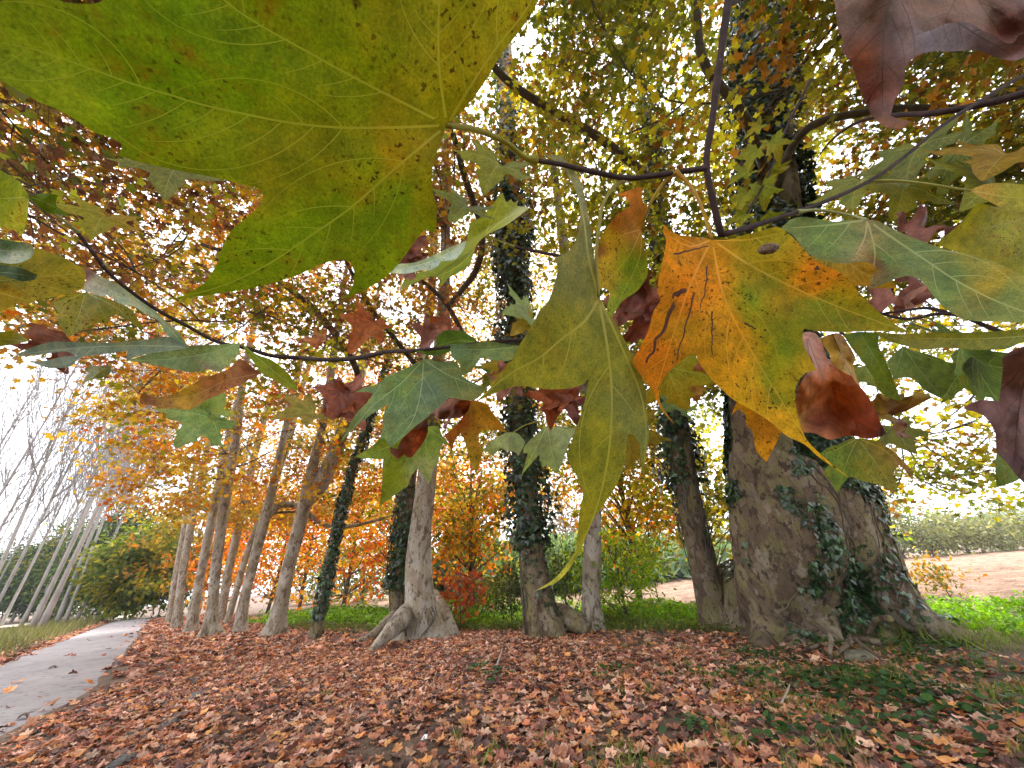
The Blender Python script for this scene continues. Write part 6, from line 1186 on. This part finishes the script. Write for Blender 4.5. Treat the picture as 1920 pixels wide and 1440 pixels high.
# ---- left branch
branch("left", "long twig sloping across the left side with grey green and olive leaves", "branch", at(303, 586, 0.5))
twig("left", [(144, 434, 0.42), (171, 471, 0.43), (210, 518, 0.45), (249, 549, 0.47), (303, 586, 0.5), (350, 611, 0.52), (412, 642, 0.55), (467, 654, 0.57), (505, 666, 0.59), (560, 671, 0.62)], [4, 4, 5])
LV = [("yellow green leaf at the far left edge under the giant leaf", [(54, 368), (38, 342), (23, 333), (0, 318), (-60, 300), (-90, 380), (-40, 425), (0, 426), (23, 428), (41, 443), (51, 413), (53, 385)], (54, 370), [(54, 370, 0.36), (-90, 380, 0.3), (41, 443, 0.36)], [(0, 370, (0.14, 0.17, 0.01)), (30, 410, (0.2, 0.19, 0.012))], [[(54, 370), (0, 372), (-85, 378)], [(54, 370), (50, 400), (42, 438)]], M_SPOT, [(144, 434, 0.42), (120, 414, 0.4), (85, 390, 0.38)]),
  ("dark green small lobe beside the yellow green leaf at the left", [(54, 368), (86, 362), (109, 366), (105, 384), (120, 396), (136, 406), (110, 402), (90, 399), (70, 386)], (54, 368), [(54, 368, 0.36)], (0.09, 0.14, 0.012), [[(54, 368), (90, 382), (130, 404)]], None, None),
  ("dark green curled leaf with a pale rim at the left edge", [(-40, 440), (0, 448), (31, 453), (52, 456), (64, 466), (58, 483), (30, 494), (0, 492), (-40, 480)], (-40, 460), [(-40, 460, 0.36)], [(10, 465, (0.05, 0.085, 0.03)), (20, 490, (0.3, 0.34, 0.28))], [[(-40, 460), (10, 470), (60, 470)]], None, None),
  ("olive brown leaf at the left edge, broad and backlit", [(66, 466), (90, 472), (117, 482), (140, 495), (160, 508), (158, 528), (156, 541), (117, 553), (70, 562), (55, 570), (39, 568), (20, 576), (0, 584), (-60, 590), (-70, 500), (0, 492), (23, 494), (50, 487)], (-50, 530), [(-50, 530, 0.34), (150, 520, 0.4), (60, 570, 0.36)], [(60, 490, (0.2, 0.16, 0.012)), (120, 510, (0.19, 0.15, 0.012)), (60, 545, (0.22, 0.17, 0.015)), (10, 560, (0.24, 0.16, 0.012)), (20, 520, (0.09, 0.1, 0.02))], [[(-50, 530), (50, 522), (150, 512)], [(-50, 530), (20, 555), (60, 566)], [(-50, 530), (30, 500), (70, 470)]], M_SPOT, None),
  ("dark green strip of leaf lying under the curled one at the left edge", [(-40, 498), (0, 496), (40, 503), (70, 515), (66, 524), (40, 527), (0, 516), (-40, 520)], (-40, 508), [(-40, 508, 0.35)], (0.045, 0.075, 0.035), [[(-40, 508), (20, 512), (66, 519)]], None, None),
  ("olive leaf with a star outline hanging in the left group", [(93, 568), (117, 556), (156, 548), (187, 555), (218, 566), (240, 576), (253, 588), (262, 606), (269, 625), (249, 607), (218, 590), (206, 596), (203, 606), (180, 606), (167, 612), (145, 624), (128, 632), (122, 622), (113, 613), (108, 600), (110, 586)], (160, 548), [(160, 548, 0.42)], [(130, 590, (0.2, 0.18, 0.015)), (180, 580, (0.17, 0.16, 0.012)), (240, 590, (0.14, 0.14, 0.012))], [[(160, 548), (148, 590), (130, 628)], [(160, 548), (210, 572), (266, 620)], [(160, 548), (125, 562), (96, 570)]], M_SPOT, None),
  ("pale grey curled leaf with a pinkish tip in the left group", [(144, 514), (152, 508), (159, 501), (183, 515), (218, 532), (249, 547), (280, 568), (303, 596), (331, 619), (355, 652), (338, 642), (311, 627), (299, 603), (272, 588), (249, 574), (222, 572), (213, 560), (202, 553), (188, 556), (171, 549), (160, 546), (152, 539), (162, 526)], (340, 640), [(340, 640, 0.5), (150, 520, 0.42)], [(160, 512, (0.2, 0.1, 0.09)), (180, 535, (0.3, 0.3, 0.26)), (230, 560, (0.26, 0.30, 0.24)), (300, 600, (0.2, 0.25, 0.17)), (345, 640, (0.17, 0.22, 0.1))], [[(340, 640), (290, 590), (230, 555), (160, 522)]], None, None),
  ("long slate green leaf pointing left with a split end", [(29, 667), (45, 658), (58, 652), (97, 641), (156, 642), (214, 642), (272, 637), (319, 632), (355, 652), (311, 659), (268, 665), (237, 676), (238, 658), (194, 664), (165, 667), (149, 672), (132, 687), (93, 690), (70, 683), (50, 676), (80, 677), (117, 669), (144, 667), (124, 659), (78, 664)], (354, 650), [(354, 650, 0.5), (30, 667, 0.4)], [(80, 655, (0.10, 0.125, 0.095)), (200, 650, (0.11, 0.14, 0.10)), (310, 645, (0.15, 0.19, 0.14)), (90, 683, (0.11, 0.14, 0.11))], [[(354, 650), (260, 648), (150, 652), (40, 664)]], None, None),
  ("smooth green leaf bent over the twig in the left group", [(233, 676), (255, 671), (285, 661), (311, 654), (358, 648), (408, 646), (450, 643), (448, 662), (432, 683), (412, 696), (389, 693), (358, 698), (311, 689), (264, 679)], (450, 643), [(450, 643, 0.54), (240, 676, 0.45)], [(300, 670, (0.14, 0.19, 0.08)), (390, 665, (0.15, 0.21, 0.09)), (430, 660, (0.17, 0.24, 0.09)), (370, 690, (0.10, 0.15, 0.05)), (390, 688, (0.2, 0.16, 0.12))], [[(450, 643), (400, 660), (330, 672), (240, 677)]], None, None),
  ("slim olive leaf drooping right from the twig", [(451, 643), (462, 650), (474, 660), (490, 668), (506, 673), (524, 685), (541, 701), (552, 717), (560, 733), (540, 728), (525, 720), (510, 711), (494, 701), (480, 685), (467, 669)], (451, 643), [(451, 643, 0.54), (560, 733, 0.5)], [(480, 670, (0.14, 0.18, 0.014)), (530, 705, (0.15, 0.17, 0.012))], [[(451, 643), (500, 685), (556, 730)]], None, None),
  ("pink and orange leaf folded lengthwise below the twig", [(264, 757), (262, 746), (268, 738), (296, 745), (325, 738), (350, 727), (373, 714), (400, 703), (428, 692), (440, 680), (450, 673), (467, 683), (488, 700), (478, 708), (467, 712), (450, 722), (428, 730), (410, 740), (389, 749), (372, 760), (358, 768), (335, 767), (311, 764)], (487, 700), [(487, 700, 0.55), (265, 750, 0.48)], [(300, 750, (0.26, 0.13, 0.03)), (350, 750, (0.3, 0.17, 0.02)), (400, 720, (0.3, 0.12, 0.06)), (440, 695, (0.34, 0.16, 0.12)), (470, 700, (0.2, 0.07, 0.05)), (275, 745, (0.2, 0.08, 0.04))], [[(487, 700), (430, 712), (360, 742), (270, 750)]], M_SPOT, None),
  ("small olive leaf under the slate green one at the left", [(156, 720), (160, 708), (167, 700), (158, 692), (170, 686), (210, 687), (206, 700), (194, 708), (172, 712)], (200, 688), [(200, 688, 0.45)], (0.13, 0.14, 0.04), [[(200, 688), (180, 702), (158, 718)]], None, None),
  ("olive lobe at the left edge below the broad backlit leaf", [(-40, 625), (0, 622), (30, 622), (55, 640), (30, 645), (0, 650), (-40, 655)], (-40, 640), [(-40, 640, 0.4)], (0.16, 0.15, 0.02), [[(-40, 640), (10, 636), (50, 640)]], None, None)]
for lab, ol, J, dep, cols, vn, mt, stk in LV:
    traced("left", lab, ol, J, dep, cols, veins=vn, mat=mt, stalk=stk, step=6, spacing=26, veincol=(0.3, 0.31, 0.14))
# whole leaves farther along the same branches
PURP = (0.2, 0.08, 0.06)
for key, J, tip, roll, col, c2, dry, lab in [
    ("left", (397, 780, 0.95), (328, 832, 0.88), 25, (0.15, 0.23, 0.06), (0.2, 0.28, 0.1), 0, "bright green small leaf with open lobes below the pink leaf"),
    ("left", (390, 770, 0.95), (430, 740, 1.0), 30, (0.16, 0.22, 0.05), (0.2, 0.25, 0.08), 0, None),
    ("left", (650, 745, 1.4), (595, 770, 1.4), 20, RUST, PURP, 1, "red brown dead leaf dangling in the middle distance"),
    ("left", (640, 735, 1.4), (680, 790, 1.35), -20, PURP, RUST, 1, None),
    ("left", (600, 640, 1.5), (560, 632, 1.5), 40, RUST, (0.35, 0.15, 0.05), 1, None),
    ("left", (700, 600, 1.6), (660, 640, 1.5), 20, RUST, (0.3, 0.1, 0.02), 1, None),
    ("left", (590, 770, 1.3), (520, 772, 1.2), 55, (0.24, 0.22, 0.05), (0.3, 0.2, 0.05), 0, None),
    ("left", (120, 640, 0.9), (80, 700, 0.9), 40, (0.14, 0.06, 0.03), PURP, 1, None),
    ("left", (330, 300, 1.4), (300, 350, 1.3), 35, (0.14, 0.15, 0.05), (0.2, 0.2, 0.05), 0, None),
    ("left", (200, 400, 1.6), (170, 430, 1.5), 30, (0.3, 0.18, 0.02), (0.25, 0.22, 0.03), 0, None),
    ("mid", (820, 620, 0.7), (790, 650, 0.66), 30, (0.36, 0.16, 0.11), PURP, 1, "pinkish brown dead leaf poking above the twig"),
    ("mid", (845, 610, 0.8), (800, 625, 0.78), 40, (0.36, 0.16, 0.11), RUST, 1, None),
    ("mid", (945, 680, 0.7), (920, 715, 0.68), 25, (0.34, 0.22, 0.02), (0.3, 0.25, 0.03), 0, None),
    ("mid", (950, 690, 0.75), (905, 712, 0.7), 60, (0.1, 0.13, 0.02), OLV, 0, None),
    ("mid", (960, 700, 0.7), (935, 745, 0.68), 10, PURP, (0.3, 0.14, 0.1), 1, None),
    ("mid", (1040, 725, 0.75), (1030, 785, 0.72), 10, PURP, RUST, 1, "purple brown crumpled cluster leaf left of the olive leaf"),
    ("mid", (1075, 730, 0.72), (1010, 752, 0.72), 30, (0.32, 0.09, 0.03), PURP, 1, None),
    ("mid", (1060, 740, 0.76), (1085, 785, 0.74), -20, PURP, (0.16, 0.06, 0.05), 1, None),
    ("mid", (1000, 590, 1.3), (955, 575, 1.2), 60, PALE, (0.2, 0.28, 0.06), 0, None),
    ("mid", (1000, 600, 1.3), (960, 620, 1.25), 30, (0.24, 0.26, 0.03), (0.36, 0.25, 0.05), 0, None),
    ("mid", (940, 300, 1.3), (910, 340, 1.2), 30, (0.17, 0.18, 0.05), (0.2, 0.2, 0.03), 0, None),
    ("mid", (880, 380, 1.4), (850, 400, 1.3), 40, (0.16, 0.18, 0.09), (0.18, 0.2, 0.05), 0, None),
    ("mid", (760, 470, 0.9), (800, 450, 0.9), 20, (0.2, 0.05, 0.03), PURP, 1, "dark red dead leaf tucked under the giant leaf"),
    ("mid", (750, 500, 0.95), (780, 480, 0.9), -20, (0.22, 0.06, 0.02), PURP, 1, None),
    ("main", (1215, 560, 0.45), (1165, 590, 0.44), 20, (0.14, 0.045, 0.03), PURP, 1, "dark red brown crumpled leaf behind the twisted yellow leaf"),
    ("main", (1225, 600, 0.44), (1170, 640, 0.44), -15, (0.2, 0.06, 0.03), (0.12, 0.05, 0.04), 1, None),
    ("main", (1180, 545, 0.46), (1225, 620, 0.45), 10, (0.16, 0.05, 0.03), (0.3, 0.12, 0.08), 1, None),
    ("main", (1250, 690, 0.5), (1285, 770, 0.5), 10, (0.24, 0.22, 0.014), (0.3, 0.22, 0.02), 0, "small yellow leaf hanging behind the orange leaf's left point"),
    ("main", (1290, 690, 0.55), (1310, 750, 0.55), -10, (0.3, 0.12, 0.06), (0.3, 0.18, 0.03), 1, None),
    ("main", (1275, 755, 0.62), (1240, 765, 0.6), 40, SAGE2, SAGE, 0, None),
    ("main", (1175, 790, 0.42), (1190, 880, 0.42), -30, (0.2, 0.16, 0.02), (0.25, 0.17, 0.03), 0, None),
    ("main", (1560, 460, 0.6), (1640, 540, 0.56), 40, (0.16, 0.15, 0.012), (0.3, 0.16, 0.02), 0, None),
    ("right", (1745, 425, 0.75), (1715, 440, 0.72), 30, PURP, (0.16, 0.07, 0.05), 1, None),
    ("right", (1680, 545, 0.8), (1640, 575, 0.78), 20, (0.28, 0.13, 0.09), PURP, 1, None),
    ("right", (1750, 535, 0.8), (1700, 560, 0.78), 30, PURP, (0.15, 0.07, 0.05), 1, None),
    ("right", (1790, 655, 0.52), (1880, 680, 0.46), 55, SAGE2, SAGE, 0, "sage leaf lying flat under the narrow olive leaf"),
    ("right", (1800, 670, 0.5), (1930, 710, 0.4), 62, (0.10, 0.14, 0.06), SAGE, 0, None),
    ("right", (1800, 690, 0.6), (1850, 740, 0.56), 30, (0.07, 0.1, 0.015), (0.1, 0.13, 0.02), 0, None),
    ("right", (1690, 780, 0.6), (1640, 760, 0.58), 30, (0.14, 0.06, 0.05), (0.28, 0.2, 0.03), 1, None),
    ("right", (1650, 750, 0.55), (1700, 765, 0.55), 45, (0.3, 0.18, 0.02), (0.15, 0.1, 0.05), 1, None),
    ("right", (1620, 690, 0.6), (1650, 730, 0.6), 20, (0.2, 0.24, 0.08), (0.3, 0.3, 0.1), 0, None),
    ("right", (1670, 800, 0.7), (1710, 850, 0.68), 20, (0.12, 0.14, 0.04), (0.17, 0.15, 0.06), 0, None),
    ("right", (1720, 265, 0.8), (1690, 330, 0.78), 35, (0.12, 0.14, 0.04), (0.16, 0.16, 0.05), 0, None),
    ("right", (1790, 280, 0.8), (1840, 330, 0.75), 40, (0.11, 0.14, 0.05), (0.14, 0.15, 0.04), 0, None),
    ("right", (1900, 270, 0.7), (1860, 300, 0.65), 35, (0.26, 0.15, 0.02), (0.3, 0.2, 0.03), 0, None),
    ("right", (1890, 330, 0.7), (1840, 350, 0.65), 45, (0.14, 0.17, 0.02), (0.2, 0.19, 0.02), 0, None),
    ("right", (1610, 330, 0.9), (1590, 385, 0.88), 30, (0.14, 0.16, 0.05), (0.18, 0.18, 0.03), 0, None),
    ("right", (1700, 340, 0.85), (1690, 395, 0.82), -30, (0.15, 0.16, 0.02), (0.2, 0.18, 0.02), 0, None)]:
    leafy(key, J, tip, roll, col, lab, col2=c2, mat=M_DRY if dry else None, crump=0.16 if dry else 0.0, bend=0.4 if dry else 0.2, cup=0.5 if dry else 0.25, vein=(0.15, 0.07, 0.04) if dry else (0.32, 0.33, 0.13))
# yellow green shoot before the ivied top of the huge tree
branch("shoot", "shoot of small yellow green leaves before the huge tree's ivied upper trunk", "branch", at(1420, 330, 1.7))
twig("shoot", [(1520, 150, 1.9), (1470, 250, 1.8), (1440, 330, 1.7), (1400, 400, 1.65)], [3, 2])
for (x, y, tx, ty, rl) in [(1428, 232, 1400, 250, 30), (1446, 262, 1470, 296, -35), (1420, 276, 1396, 312, 40), (1448, 318, 1482, 322, 30), (1408, 318, 1372, 330, 50), (1428, 345, 1440, 388, -20), (1402, 358, 1380, 392, 30), (1440, 402, 1470, 414, 45), (1400, 400, 1372, 412, 20)]:
    dz_ = rng.uniform(1.6, 1.85); leafy("shoot", (x, y, dz_), (tx, ty, dz_ + rng.uniform(-0.05, 0.03)), rl, (0.15, 0.18, 0.014), col2=(0.24, 0.2, 0.016), step=0.08, wscale=rng.uniform(0.6, 0.85), cup=0.5, bend=0.4)
for k in ("main", "right", "dry", "mid", "left", "shoot"):
    BR[k + "_tw"].build("twig", M_TWIG, BR[k], np.array(BR[k].location))
